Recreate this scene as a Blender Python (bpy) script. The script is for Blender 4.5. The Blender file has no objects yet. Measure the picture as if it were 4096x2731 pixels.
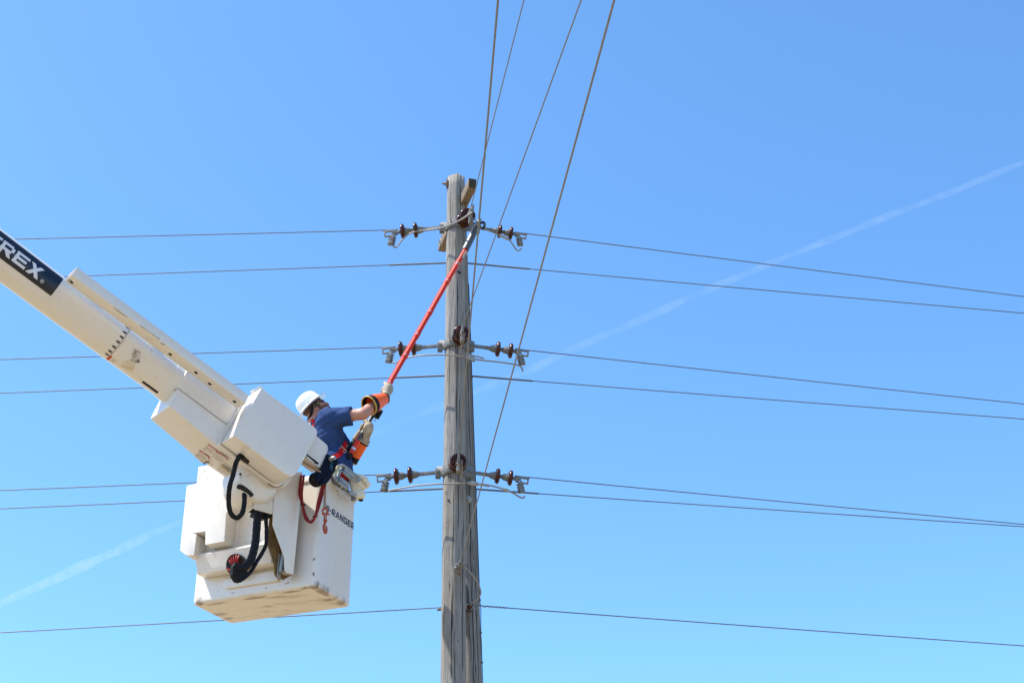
import bpy, bmesh, math, random
import numpy as np
from mathutils import Vector, Matrix

sc = bpy.context.scene
col = sc.collection
RAD = math.radians
random.seed(7)

# ------------------------------------------------------------------ camera
FPX, CX, CY = 6000.0, 2048.0, 1365.5          # focal length and centre in photograph pixels
PITCH = RAD(28.0)
CAM = Vector((0.0, 0.0, 1.6))
cam = bpy.data.objects.new('camera', bpy.data.cameras.new('camera'))
col.objects.link(cam)
cam.location = CAM
cam.rotation_euler = (RAD(90) + PITCH, 0, 0)
cam.data.sensor_fit = 'HORIZONTAL'
cam.data.sensor_width = 36.0
cam.data.lens = 36.0 * FPX / 4096.0
cam.data.clip_start = 0.05
cam.data.clip_end = 40000.0
sc.camera = cam

# ------------------------------------------------------------------ sky and sun
SUN_EL = RAD(58.0)
SUN_AZ = RAD(257.5)                            # clockwise from +Y
sun_vec = Vector((math.sin(SUN_AZ) * math.cos(SUN_EL), math.cos(SUN_AZ) * math.cos(SUN_EL), math.sin(SUN_EL)))
w = bpy.data.worlds.new("World")
sc.world = w
w.use_nodes = True
wn = w.node_tree
sky = wn.nodes.new('ShaderNodeTexSky')
sky.sky_type = 'NISHITA'
sky.sun_disc = False
sky.sun_elevation = SUN_EL
sky.sun_rotation = SUN_AZ
sky.air_density = 0.9
sky.dust_density = 0.8
sky.ozone_density = 8.0
sky.altitude = 0
hs = wn.nodes.new('ShaderNodeHueSaturation')
hs.inputs['Hue'].default_value = 0.4935
hs.inputs['Saturation'].default_value = 1.08
wn.links.new(sky.outputs[0], hs.inputs['Color'])
wn.links.new(hs.outputs[0], wn.nodes['Background'].inputs[0])
wn.nodes['Background'].inputs[1].default_value = 0.134
sl = bpy.data.lights.new('sun', 'SUN')
sl.energy = 3.3
sl.angle = RAD(0.53)
sl.color = (1.0, 0.95, 0.87)
sun = bpy.data.objects.new('sun', sl)
col.objects.link(sun)
sun.location = (-30, -8, 60)
sun.rotation_euler = sun_vec.to_track_quat('Z', 'Y').to_euler()
sc.view_settings.view_transform = 'Standard'
sc.view_settings.look = 'None'
sc.view_settings.exposure = 1.3
sc.view_settings.gamma = 1.0

# ------------------------------------------------------------------ pixel -> place helpers
_c, _s = math.cos(PITCH), math.sin(PITCH)
def ray(px, py):
    x = (px - CX) / FPX
    y = (CY - py) / FPX
    return Vector((x, _c - y * _s, _s + y * _c))
def at_y(px, py, Y):
    r = ray(px, py)
    return CAM + r * ((Y - CAM.y) / r.y)
def at_z(px, py, z):
    r = ray(px, py)
    return CAM + r * ((z - CAM.z) / r.z)
def depth(P):
    q = P - CAM
    return q.y * _c + q.z * _s
def proj(P):
    q = P - CAM
    d = q.y * _c + q.z * _s
    return (CX + FPX * q.x / d, CY - FPX * (-q.y * _s + q.z * _c) / d)
def mpp(P):                                    # metres per photograph pixel at P
    return depth(P) / FPX

class Frame:
    """A right-angled frame in the world: U and W span the face, D goes into it."""
    def __init__(s, O, U, W, D):
        s.O, s.U, s.W, s.D = Vector(O), Vector(U).normalized(), Vector(W).normalized(), Vector(D).normalized()
    def pt(s, px, py, d=0.0):
        r = ray(px, py)
        t = ((s.O + s.D * d - CAM).dot(s.D)) / r.dot(s.D)
        return CAM + r * t
    def to(s, P):
        q = P - s.O
        return (q.dot(s.U), q.dot(s.W), q.dot(s.D))
    def P(s, u, w_, d):
        return s.O + s.U * u + s.W * w_ + s.D * d

# ------------------------------------------------------------------ mesh builder
def perp(v):
    v = v.normalized()
    a = Vector((0, 0, 1)) if abs(v.z) < 0.9 else Vector((1, 0, 0))
    x = v.cross(a).normalized()
    return x, v.cross(x).normalized()

def smooth_path(pts, n=8):
    pts = [Vector(p) for p in pts]
    if len(pts) < 3:
        return pts
    ext = [pts[0] * 2 - pts[1]] + pts + [pts[-1] * 2 - pts[-2]]
    out = []
    for i in range(1, len(ext) - 2):
        a, b, c, d = ext[i - 1], ext[i], ext[i + 1], ext[i + 2]
        for k in range(n):
            t = k / n
            out.append(0.5 * ((2 * b) + (c - a) * t + (2 * a - 5 * b + 4 * c - d) * t * t + (3 * b - a - 3 * c + d) * t ** 3))
    out.append(pts[-1])
    return out

class MB:
    def __init__(s):
        s.v, s.f, s.uv = [], [], {}
    def add(s, vs, fs):
        o = len(s.v)
        s.v += [Vector(p) for p in vs]
        s.f += [tuple(i + o for i in f) for f in fs]
        return s
    def prism(s, poly, vec):
        n = len(poly)
        vec = Vector(vec)
        nrm = Vector((0, 0, 0))
        for i in range(n):
            nrm += Vector(poly[i]).cross(Vector(poly[(i + 1) % n]))
        if nrm.dot(vec) > 0:
            poly = poly[::-1]
        vs = [Vector(p) for p in poly] + [Vector(p) + vec for p in poly]
        fs = [tuple(range(n)), tuple(range(2 * n - 1, n - 1, -1))]
        fs += [((i + 1) % n, i, n + i, n + (i + 1) % n) for i in range(n)]
        return s.add(vs, fs)
    def box(s, c, ax, ay, az, hx, hy, hz):
        c, ax, ay, az = Vector(c), Vector(ax).normalized(), Vector(ay).normalized(), Vector(az).normalized()
        p = [c + ax * hx * i + ay * hy * j - az * hz for i, j in ((-1, -1), (1, -1), (1, 1), (-1, 1))]
        return s.prism(p, az * hz * 2)
    def lathe(s, prof, o, axis, n=24, xa=None, sx=1.0):
        """prof: (height along axis, radius)"""
        o, axis = Vector(o), Vector(axis).normalized()
        if xa is None:
            x, y = perp(axis)
        else:
            x = Vector(xa).normalized()
            y = axis.cross(x).normalized()
        vs, fs = [], []
        m = len(prof)
        for h, r in prof:
            for k in range(n):
                a = 2 * math.pi * k / n
                vs.append(o + axis * h + (x * math.cos(a) * sx + y * math.sin(a)) * max(r, 1e-5))
        for i in range(m - 1):
            for k in range(n):
                fs.append((i * n + k, i * n + (k + 1) % n, (i + 1) * n + (k + 1) % n, (i + 1) * n + k))
        fs.append(tuple(range(n - 1, -1, -1)))
        fs.append(tuple((m - 1) * n + k for k in range(n)))
        return s.add(vs, fs)
    def cyl(s, a, b, r, n=16, r2=None):
        a, b = Vector(a), Vector(b)
        L = (b - a).length
        return s.lathe([(0, r), (L, r if r2 is None else r2)], a, b - a, n)
    def bolt(s, p, ax, r=0.012, h=0.012):
        return s.lathe([(0, r), (h, r), (h * 1.15, r * 0.85)], p, ax, 6)
    def tube(s, pts, r, n=10, lobes=0, pitch=0.2, depth_=0.12, flat=None):
        pts = [Vector(p) for p in pts]
        m = len(pts)
        rs = r if isinstance(r, (list, tuple)) else [r] * m
        t0 = (pts[1] - pts[0]).normalized()
        x, y = perp(t0)
        vs, fs, L = [], [], 0.0
        for i in range(m):
            t = (pts[min(i + 1, m - 1)] - pts[max(i - 1, 0)]).normalized()
            x = (x - t * x.dot(t)).normalized()
            y = t.cross(x)
            if i:
                L += (pts[i] - pts[i - 1]).length
            tw = 2 * math.pi * L / pitch if lobes else 0
            for k in range(n):
                a = 2 * math.pi * k / n
                rr = rs[i]
                if lobes:
                    rr *= 1 - depth_ * (0.5 - 0.5 * math.cos(lobes * a))
                vs.append(pts[i] + (x * math.cos(a + tw) + y * math.sin(a + tw)) * rr)
        for i in range(m - 1):
            for k in range(n):
                fs.append((i * n + k, i * n + (k + 1) % n, (i + 1) * n + (k + 1) % n, (i + 1) * n + k))
        fs.append(tuple(range(n - 1, -1, -1)))
        fs.append(tuple((m - 1) * n + k for k in range(n)))
        return s.add(vs, fs)
    def torus(s, c, axis, R, r, n=28, m=8, xa=None, sx=1.0):
        c, axis = Vector(c), Vector(axis).normalized()
        if xa is None:
            x, y = perp(axis)
        else:
            x = Vector(xa).normalized(); y = axis.cross(x)
        vs, fs = [], []
        for i in range(n):
            a = 2 * math.pi * i / n
            d = x * math.cos(a) * sx + y * math.sin(a)
            for k in range(m):
                b = 2 * math.pi * k / m
                vs.append(c + d * (R + r * math.cos(b)) + axis * r * math.sin(b))
        for i in range(n):
            for k in range(m):
                fs.append((i * m + k, ((i + 1) % n) * m + k, ((i + 1) % n) * m + (k + 1) % m, i * m + (k + 1) % m))
        return s.add(vs, fs)
    def rings(s, rings, cap0=True, cap1=True):
        n = len(rings[0])
        vs = [p for r in rings for p in r]
        fs = []
        for i in range(len(rings) - 1):
            for k in range(n):
                fs.append((i * n + k, i * n + (k + 1) % n, (i + 1) * n + (k + 1) % n, (i + 1) * n + k))
        if cap0: fs.append(tuple(range(n - 1, -1, -1)))
        if cap1: fs.append(tuple((len(rings) - 1) * n + k for k in range(n)))
        return s.add(vs, fs)
    def build(s, name, m, parent=None, bevel=0.0, seg=2, sharp=38, local=False, uvs=None, solid=True):
        bm = bmesh.new()
        vs = [bm.verts.new(p) for p in s.v]
        for f in s.f:
            try:
                bm.faces.new([vs[i] for i in f])
            except ValueError:
                pass
        bm.normal_update()
        if solid:
            bmesh.ops.recalc_face_normals(bm, faces=bm.faces[:])
        if bevel > 0:
            ed = [e for e in bm.edges if len(e.link_faces) == 2 and e.calc_face_angle(0) > RAD(28)]
            bmesh.ops.bevel(bm, geom=ed, offset=bevel, segments=seg, profile=0.5, affect='EDGES', clamp_overlap=True)
        bm.normal_update()
        for e in bm.edges:
            e.smooth = not (len(e.link_faces) == 2 and e.calc_face_angle(0) > RAD(sharp))
        for f in bm.faces:
            f.smooth = True
        me = bpy.data.meshes.new(name)
        org = Vector((0, 0, 0))
        if parent is not None and not local:
            rt = parent
            while rt.parent is not None:
                rt = rt.parent
            org = Vector(rt.location)
        for v in bm.verts:
            v.co -= org
        bm.to_mesh(me)
        bm.free()
        me.materials.append(m)
        o = bpy.data.objects.new(name, me)
        col.objects.link(o)
        o.parent = parent
        return o

def root(name, label, cat, loc, group=None):
    o = bpy.data.objects.new(name, None)
    o.empty_display_size = 0.1
    o.location = loc
    col.objects.link(o)
    o['label'] = label
    o['category'] = cat
    if group: o['group'] = group
    return o
def tag(o, label, cat, group=None):
    o['label'] = label; o['category'] = cat
    if group: o['group'] = group
    return o

# ------------------------------------------------------------------ materials
def newmat(name):
    m = bpy.data.materials.new(name)
    m.use_nodes = True
    return m, m.node_tree, m.node_tree.nodes['Principled BSDF']
def nd(nt, typ, **kw):
    n = nt.nodes.new(typ)
    for k, v in kw.items():
        setattr(n, k, v)
    return n
def noise(nt, scale, detail=4.0, vec=None, rough=0.55, dist=0.0):
    n = nd(nt, 'ShaderNodeTexNoise')
    n.inputs['Scale'].default_value = scale
    n.inputs['Detail'].default_value = detail
    n.inputs['Roughness'].default_value = rough
    n.inputs['Distortion'].default_value = dist
    if vec is not None: nt.links.new(vec, n.inputs['Vector'])
    return n.outputs['Fac']
def objco(nt, scale=None):
    t = nd(nt, 'ShaderNodeTexCoord')
    if scale is None:
        return t.outputs['Object']
    mp = nd(nt, 'ShaderNodeMapping')
    mp.inputs['Scale'].default_value = scale
    nt.links.new(t.outputs['Object'], mp.inputs['Vector'])
    return mp.outputs[0]
def ramp(nt, fac, stops):
    r = nd(nt, 'ShaderNodeValToRGB')
    e = r.color_ramp.elements
    while len(e) < len(stops): e.new(0.5)
    for k, (p, c) in enumerate(stops):
        e[k].position = p
        e[k].color = (*c, 1) if len(c) == 3 else c
    nt.links.new(fac, r.inputs[0])
    return r.outputs[0]
def mix(nt, fac, a, b, typ='MIX'):
    m = nd(nt, 'ShaderNodeMix', data_type='RGBA', blend_type=typ)
    for sock, v in ((m.inputs[0], fac), (m.inputs[6], a), (m.inputs[7], b)):
        if hasattr(v, 'links'): nt.links.new(v, sock)
        elif isinstance(v, (int, float)): sock.default_value = v
        else: sock.default_value = (*v, 1)
    return m.outputs[2]
def mth(nt, op, a, b=None, clamp=False):
    m = nd(nt, 'ShaderNodeMath', operation=op, use_clamp=clamp)
    for sock, v in ((m.inputs[0], a), (m.inputs[1], b)):
        if v is None: continue
        if hasattr(v, 'links'): nt.links.new(v, sock)
        else: sock.default_value = v
    return m.outputs[0]
def bump(nt, p, h, strength=0.3, dist=0.01):
    b = nd(nt, 'ShaderNodeBump')
    b.inputs['Strength'].default_value = strength
    b.inputs['Distance'].default_value = dist
    nt.links.new(h, b.inputs['Height'])
    nt.links.new(b.outputs[0], p.inputs['Normal'])
def simple(name, c, rough=0.5, metal=0.0, var=0.12, scale=30.0, bmp=0.0, coat=0.0, spec=0.5, sheen=0.0):
    m, nt, p = newmat(name)
    co = objco(nt)
    f = noise(nt, scale, 5.0, co)
    d = tuple(max(0, x * (1 - var)) for x in c)
    l = tuple(min(1, x * (1 + var)) for x in c)
    nt.links.new(ramp(nt, f, [(0.3, d), (0.7, l)]), p.inputs['Base Color'])
    p.inputs['Roughness'].default_value = rough
    p.inputs['Metallic'].default_value = metal
    p.inputs['Specular IOR Level'].default_value = spec
    p.inputs['Coat Weight'].default_value = coat
    p.inputs['Coat Roughness'].default_value = 0.08
    p.inputs['Sheen Weight'].default_value = sheen
    if bmp: bump(nt, p, f, bmp, 0.004)
    return m

M = {}
def white_gel(name, base=(0.715, 0.665, 0.59), stain=0.35, rough=0.28, scuff=False):
    m, nt, p = newmat(name)
    co = objco(nt)
    a = noise(nt, 2.6, 6, co, 0.6)
    b = noise(nt, 23, 6, co, 0.65, 0.6)
    g = mth(nt, 'MULTIPLY', a, b)
    c1 = mix(nt, ramp(nt, g, [(0.16, (0, 0, 0)), (0.52, (stain,) * 3)]), base, (0.56, 0.48, 0.37))
    # hairline scratches and small specks
    sc1 = noise(nt, 55, 3, objco(nt, (1, 1, 0.12)), 0.5, 1.5)
    c1 = mix(nt, ramp(nt, sc1, [(0.70, (0, 0, 0)), (0.74, (0.6,) * 3)]), c1, (0.25, 0.22, 0.18))
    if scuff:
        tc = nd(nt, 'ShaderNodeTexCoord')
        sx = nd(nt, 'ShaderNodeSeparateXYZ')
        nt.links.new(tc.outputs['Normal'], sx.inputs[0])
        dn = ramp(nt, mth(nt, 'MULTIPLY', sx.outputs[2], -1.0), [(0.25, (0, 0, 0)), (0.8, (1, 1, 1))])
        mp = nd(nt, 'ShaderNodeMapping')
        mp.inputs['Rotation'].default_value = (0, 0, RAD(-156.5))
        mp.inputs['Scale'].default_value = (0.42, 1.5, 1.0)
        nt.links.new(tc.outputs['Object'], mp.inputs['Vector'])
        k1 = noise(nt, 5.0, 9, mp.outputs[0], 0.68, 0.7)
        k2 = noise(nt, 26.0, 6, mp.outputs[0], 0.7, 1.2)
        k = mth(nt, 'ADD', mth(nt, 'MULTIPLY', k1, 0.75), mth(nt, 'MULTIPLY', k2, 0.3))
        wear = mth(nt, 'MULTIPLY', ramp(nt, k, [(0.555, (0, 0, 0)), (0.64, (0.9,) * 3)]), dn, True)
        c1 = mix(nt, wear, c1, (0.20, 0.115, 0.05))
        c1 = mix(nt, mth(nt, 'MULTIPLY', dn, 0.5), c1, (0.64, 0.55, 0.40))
        k3 = noise(nt, 120, 3, objco(nt, (0.5, 0.5, 0.18)), 0.5, 2.0)
        k4 = noise(nt, 2.2, 3, co)
        sp = mth(nt, 'MULTIPLY', ramp(nt, k3, [(0.69, (0, 0, 0)), (0.72, (1,) * 3)]), ramp(nt, k4, [(0.5, (0, 0, 0)), (0.62, (0.8,) * 3)]))
        c1 = mix(nt, sp, c1, (0.16, 0.12, 0.08))
    nt.links.new(c1, p.inputs['Base Color'])
    p.inputs['Roughness'].default_value = rough
    p.inputs['Coat Weight'].default_value = 0.25
    p.inputs['Coat Roughness'].default_value = 0.1
    bump(nt, p, noise(nt, 7, 2, co), 0.04, 0.02)
    return m
M['gel'] = white_gel('white_gelcoat')
M['boom'] = white_gel('white_boom_paint', (0.71, 0.66, 0.58), 0.3, 0.22)
M['bucket'] = white_gel('white_bucket_gelcoat', (0.715, 0.665, 0.59), 0.3, 0.32, True)
M['cream'] = simple('cream_plate', (0.66, 0.58, 0.45), 0.4, 0, 0.06, 20)
M['amber'] = simple('amber_fibreglass', (0.20, 0.125, 0.045), 0.35, 0, 0.35, 9, 0.15, 0.3)
M['porcelain'] = simple('brown_porcelain', (0.048, 0.011, 0.004), 0.2, 0, 0.3, 9, 0, 0.0, 0.3)
def galv(name, c, rough, metal):
    m, nt, p = newmat(name)
    co = objco(nt)
    f = noise(nt, 40, 6, co, 0.7)
    g = noise(nt, 9, 5, co, 0.6)
    c1 = ramp(nt, f, [(0.3, tuple(x * 0.8 for x in c)), (0.7, c)])
    c1 = mix(nt, ramp(nt, g, [(0.6, (0, 0, 0)), (0.72, (0.45,) * 3)]), c1, (0.28, 0.19, 0.11))
    nt.links.new(c1, p.inputs['Base Color'])
    p.inputs['Roughness'].default_value = rough
    p.inputs['Metallic'].default_value = metal
    bump(nt, p, f, 0.15, 0.003)
    return m
M['galv'] = galv('galvanised_steel', (0.16, 0.163, 0.154), 0.55, 0.0)
M['rust'] = simple('rusty_bolt', (0.20, 0.13, 0.085), 0.7, 0.2, 0.35, 60)
M['alu'] = galv('cast_aluminium', (0.33, 0.33, 0.31), 0.42, 0.4)
M['wire'] = simple('weathered_conductor', (0.12, 0.116, 0.105), 0.5, 0.15, 0.2, 40)
M['overwire'] = simple('tan_grey_conductor', (0.185, 0.170, 0.145), 0.5, 0.1, 0.2, 40)
M['wirelight'] = simple('bright_conductor', (0.23, 0.22, 0.20), 0.45, 0.15, 0.15, 40)
M['black'] = simple('black_rubber', (0.010, 0.010, 0.011), 0.6, 0, 0.3, 60, 0.2, 0, 0.15)
M['sleeve'] = simple('black_nylon_sleeve', (0.009, 0.0085, 0.009), 0.7, 0, 0.4, 45, 0.6, 0, 0.2)
M['navy'] = simple('dark_blue_steel', (0.0035, 0.006, 0.017), 0.6, 0, 0.35, 25, 0, 0, 0.12)
M['brass'] = simple('zinc_plated_brass', (0.55, 0.42, 0.2), 0.35, 0.7, 0.2, 25)
M['redhose'] = simple('red_hydraulic_hose', (0.20, 0.010, 0.010), 0.5, 0, 0.25, 30, 0, 0, 0.25)
M['orange_steel'] = simple('orange_painted_steel', (0.36, 0.052, 0.016), 0.45, 0, 0.3, 30)
M['rope'] = simple('brown_webbing', (0.30, 0.17, 0.09), 0.85, 0, 0.3, 90, 0.4)
M['poly'] = simple('cream_polyethylene', (0.70, 0.62, 0.46), 0.4, 0, 0.12, 12)
M['black_vinyl'] = simple('black_vinyl', (0.006, 0.007, 0.016), 0.3, 0, 0.2, 10)
M['white_vinyl'] = simple('pale_vinyl', (0.66, 0.66, 0.67), 0.35, 0, 0.05, 10)
M['navy_vinyl'] = simple('navy_vinyl', (0.012, 0.018, 0.04), 0.4, 0, 0.2, 30)
M['label_white'] = simple('label_paper', (0.72, 0.67, 0.57), 0.5, 0, 0.06, 40)
M['label_red'] = simple('label_red', (0.42, 0.03, 0.02), 0.45, 0, 0.2, 60)
M['label_yellow'] = simple('label_yellow', (0.70, 0.43, 0.03), 0.45, 0, 0.12, 60)
M['print'] = simple('label_print', (0.30, 0.24, 0.20), 0.6, 0, 0.2, 60)
M['stain'] = simple('glue_residue', (0.36, 0.30, 0.25), 0.7, 0, 0.5, 40)
M['dark'] = simple('dark_opening', (0.012, 0.009, 0.008), 0.8, 0, 0.3, 30)
# ------------------------------------------------------------------ ground
m, nt, p = newmat('gravel_and_dry_grass')
co = objco(nt)
g1 = noise(nt, 0.08, 8, co, 0.65)
g2 = noise(nt, 3.0, 8, co, 0.7)
nt.links.new(mix(nt, g2, ramp(nt, g1, [(0.35, (0.28, 0.21, 0.12)), (0.65, (0.26, 0.215, 0.13))]), (0.27, 0.205, 0.125), 'MIX'), p.inputs['Base Color'])
p.inputs['Roughness'].default_value = 0.95
bump(nt, p, g2, 0.4, 0.05)
gm = MB()
rr = [0, 20, 60, 200, 700, 2500, 9000]
vs = [Vector((0, 0, 0))]
for r in rr[1:]:
    vs += [Vector((r * math.cos(2 * math.pi * k / 32), r * math.sin(2 * math.pi * k / 32), 0)) for k in range(32)]
fs = [(0, 1 + k, 1 + (k + 1) % 32) for k in range(32)]
for i in range(len(rr) - 2):
    for k in range(32):
        a, b = 1 + i * 32 + k, 1 + i * 32 + (k + 1) % 32
        fs.append((a, a + 32, b + 32, b))
gm.add(vs, fs)
ground = gm.build('ground', m, None, solid=False)
ground['kind'] = 'structure'
ground['label'] = 'dry grass and gravel ground far below the frame'

# ------------------------------------------------------------------ contrail
ALT = 3000.0
tp = [at_z(x, y, ALT) for x, y in ((-500, 2660), (0, 2412), (690, 2100), (1550, 1715), (2100, 1482), (3000, 1090), (4096, 648), (4700, 400))]
path = smooth_path(tp, 26)
rng = np.random.default_rng(3)
npth = len(path)
nz = np.interp(np.arange(npth), np.linspace(0, npth - 1, 70), rng.random(70))
nz2 = np.interp(np.arange(npth), np.linspace(0, npth - 1, 34), rng.random(34))
ct = MB()
rad = [depth(path[i]) / FPX * (9 + 11 * nz[i]) * (1.3 if i < 40 else 1.3 - 0.3 * min(1, (i - 40) / 25)) for i in range(npth)]
ct.tube([path[i] + Vector((0, 0, (nz2[i] - 0.5) * 16)) for i in range(npth)], rad, 14)
m = bpy.data.materials.new('ice_trail')
m.use_nodes = True
nt = m.node_tree
nt.nodes.remove(nt.nodes['Principled BSDF'])
vol = nd(nt, 'ShaderNodeVolumePrincipled')
vol.inputs['Color'].default_value = (1, 1, 1, 1)
vol.inputs['Anisotropy'].default_value = 0.2
tc = nd(nt, 'ShaderNodeTexCoord')
sp = nd(nt, 'ShaderNodeSeparateXYZ')
nt.links.new(tc.outputs['Generated'], sp.inputs[0])
dens = ramp(nt, sp.outputs[0], [(0.0, (0.46,) * 3), (0.30, (0.40,) * 3), (0.40, (0.28,) * 3), (0.47, (0.13,) * 3), (0.60, (0.14,) * 3), (0.66, (0.34,) * 3), (0.74, (0.42,) * 3), (0.84, (0.66,) * 3), (1.0, (0.85,) * 3)])
co_t = objco(nt, (0.010, 0.010, 0.022))
dens = mth(nt, 'MULTIPLY', dens, mth(nt, 'MULTIPLY', mth(nt, 'SUBTRACT', noise(nt, 1.0, 6, co_t, 0.7), 0.33, True), 6.0))
nt.links.new(mth(nt, 'MULTIPLY', dens, 0.0034), vol.inputs['Density'])
nt.links.new(vol.outputs[0], nt.nodes['Material Output'].inputs['Volume'])
trail = ct.build('contrail', m)
tag(trail, 'faint white contrail crossing the blue sky diagonally behind the pole', 'contrail')
trail['kind'] = 'stuff'

# ------------------------------------------------------------------ wood pole material
def wood_pole(name, tint, seed, knots, cracks=()):
    m, nt, p = newmat(name)
    uv = nd(nt, 'ShaderNodeUVMap')
    sp = nd(nt, 'ShaderNodeSeparateXYZ')
    nt.links.new(uv.outputs[0], sp.inputs[0])
    u, v = sp.outputs[0], sp.outputs[1]
    # slow wander of the grain along the pole
    cb = nd(nt, 'ShaderNodeCombineXYZ')
    nt.links.new(mth(nt, 'MULTIPLY', u, 1.5), cb.inputs[0])
    nt.links.new(mth(nt, 'MULTIPLY', v, 0.9), cb.inputs[1])
    cb.inputs[2].default_value = seed
    wn_ = mth(nt, 'MULTIPLY', mth(nt, 'SUBTRACT', noise(nt, 1.6, 3, cb.outputs[0]), 0.5), 0.03)
    uw = mth(nt, 'ADD', u, wn_)
    dark = None
    for ku, kv, kr in knots:                     # grain parts round each knot
        du = mth(nt, 'SUBTRACT', u, ku)
        dv = mth(nt, 'MULTIPLY', mth(nt, 'SUBTRACT', v, kv), 0.42)
        d2 = mth(nt, 'ADD', mth(nt, 'MULTIPLY', du, du), mth(nt, 'MULTIPLY', dv, dv))
        g = mth(nt, 'POWER', 2.718, mth(nt, 'MULTIPLY', d2, -1.0 / (kr * kr * 3)))
        sg = mth(nt, 'SIGN', du)
        uw = mth(nt, 'SUBTRACT', uw, mth(nt, 'MULTIPLY', mth(nt, 'MULTIPLY', g, sg), kr * 0.75))
        h = mth(nt, 'MULTIPLY', mth(nt, 'ADD', mth(nt, 'MULTIPLY', du, du), mth(nt, 'MULTIPLY', mth(nt, 'MULTIPLY', dv, dv), 3.0)), 1.0 / (kr * kr * 0.16))
        h = mth(nt, 'SUBTRACT', 1.0, h, True)
        dark = h if dark is None else mth(nt, 'MAXIMUM', dark, h)
    c2 = nd(nt, 'ShaderNodeCombineXYZ')
    nt.links.new(mth(nt, 'MULTIPLY', uw, 85), c2.inputs[0])
    nt.links.new(mth(nt, 'MULTIPLY', v, 3.6), c2.inputs[1])
    c2.inputs[2].default_value = seed
    c3 = nd(nt, 'ShaderNodeCombineXYZ')
    nt.links.new(mth(nt, 'MULTIPLY', uw, 46), c3.inputs[0])
    nt.links.new(mth(nt, 'MULTIPLY', v, 1.5), c3.inputs[1])
    c3.inputs[2].default_value = seed + 5
    fine = noise(nt, 1.0, 6, c2.outputs[0], 0.7, 0.3)
    crk = noise(nt, 1.0, 3, c3.outputs[0], 0.55, 0.2)
    big = noise(nt, 2.2, 4, cb.outputs[0], 0.6)
    base = ramp(nt, fine, [(0.32, tuple(t * 0.42 for t in tint)), (0.5, tint), (0.68, tuple(t * 1.45 for t in tint))])
    base = mix(nt, ramp(nt, big, [(0.35, (0, 0, 0)), (0.75, (0.5,) * 3)]), base, tuple(a * b for a, b in zip(tint, (0.78, 0.70, 0.6))))
    ck = ramp(nt, crk, [(0.315, (1, 1, 1)), (0.375, (0, 0, 0))])
    base = mix(nt, mth(nt, 'MULTIPLY', ck, 0.88), base, (0.025, 0.02, 0.016))
    if dark is not None:
        base = mix(nt, mth(nt, 'MULTIPLY', dark, 0.85), base, (0.07, 0.05, 0.035))
    deep = None
    for cu, v0, v1, w_ in cracks:                # long drying checks
        a = mth(nt, 'SUBTRACT', 1.0, mth(nt, 'MULTIPLY', mth(nt, 'ABSOLUTE', mth(nt, 'SUBTRACT', uw, cu)), 1.0 / w_), True)
        hv = (v1 - v0) / 2
        b = mth(nt, 'MULTIPLY', mth(nt, 'SUBTRACT', hv, mth(nt, 'ABSOLUTE', mth(nt, 'SUBTRACT', v, (v0 + v1) / 2))), 6.0, True)
        q_ = mth(nt, 'MULTIPLY', mth(nt, 'MULTIPLY', a, b), 2.0, True)
        deep = q_ if deep is None else mth(nt, 'MAXIMUM', deep, q_)
    if deep is not None:
        base = mix(nt, mth(nt, 'MULTIPLY', deep, 0.95), base, (0.010, 0.008, 0.007))
        ck = mth(nt, 'ADD', ck, mth(nt, 'MULTIPLY', deep, 2.0))
    nt.links.new(base, p.inputs['Base Color'])
    p.inputs['Roughness'].default_value = 0.9
    p.inputs['Specular IOR Level'].default_value = 0.2
    hgt = mth(nt, 'SUBTRACT', fine, mth(nt, 'MULTIPLY', ck, 1.3))
    bump(nt, p, hgt, 0.8, 0.007)
    return m

def pole_mesh(name, mat, parent, top, bot, r_at, seed, seg=0.12, flats=()):
    """tapered round shaft from top to the ground, with slightly wavy sides; UV in metres"""
    rg = np.random.default_rng(seed)
    ax = (top - bot).normalized()
    L = top.z - 0.0
    n, rows = 72, int(L / seg)
    ph = rg.random(12) * 6.28
    me = bpy.data.meshes.new(name)
    vs, fs, uvv = [], [], []
    org = Vector(parent.location)
    for i in range(rows + 1):
        z = L * i / rows
        c = bot + (top - bot) * ((z - bot.z) / (top.z - bot.z))
        r = r_at(z)
        for k in range(n + 1):
            a = 2 * math.pi * k / n + math.pi / 2      # seam at the back
            kk = a
            wob = 1 + 0.012 * math.sin(3 * kk + ph[0] + z * 0.3) + 0.010 * math.sin(5 * kk + ph[1] - z * 0.5) + 0.007 * math.sin(2 * z + ph[2] + kk) + 0.006 * math.sin(11 * kk + ph[3])
            zz = z
            th = (kk - 1.5 * math.pi + math.pi) % (2 * math.pi) - math.pi      # 0 towards the road, + to the right
            th += 0.05 * math.sin(0.7 * z + ph[5])
            for fn_, fd in flats:   # flats shaped to sharpen the edge between lit and shaded side
                cth = math.cos(th - fn_)
                if cth > 0.5: wob = min(wob, fd * (1 + (wob - 1) * 0.4) / cth)
            rad_ = r * wob
            if i == rows:
                zz = z + 0.012 * math.sin(4 * kk + ph[4]) * 0.7 + 0.006 * math.sin(9 * kk)
                rad_ *= 0.965
            vs.append(Vector((c.x + rad_ * math.cos(a), c.y + rad_ * math.sin(a), zz)) - org)
            uvv.append((k / n * 2 * math.pi * 0.13, z))
    for i in range(rows):
        for k in range(n):
            a = i * (n + 1) + k
            fs.append((a, a + 1, a + n + 2, a + n + 1))
    fs.append(tuple(rows * (n + 1) + k for k in range(n)))
    me.from_pydata([tuple(q) for q in vs], [], fs)
    ul = me.uv_layers.new(name='UVMap')
    for lp in me.loops:
        ul.data[lp.index].uv = uvv[lp.vertex_index]
    for f in me.polygons: f.use_smooth = len(f.vertices) == 4
    me.materials.append(mat)
    o = bpy.data.objects.new(name, me)
    col.objects.link(o)
    o.parent = parent
    return o

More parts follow.
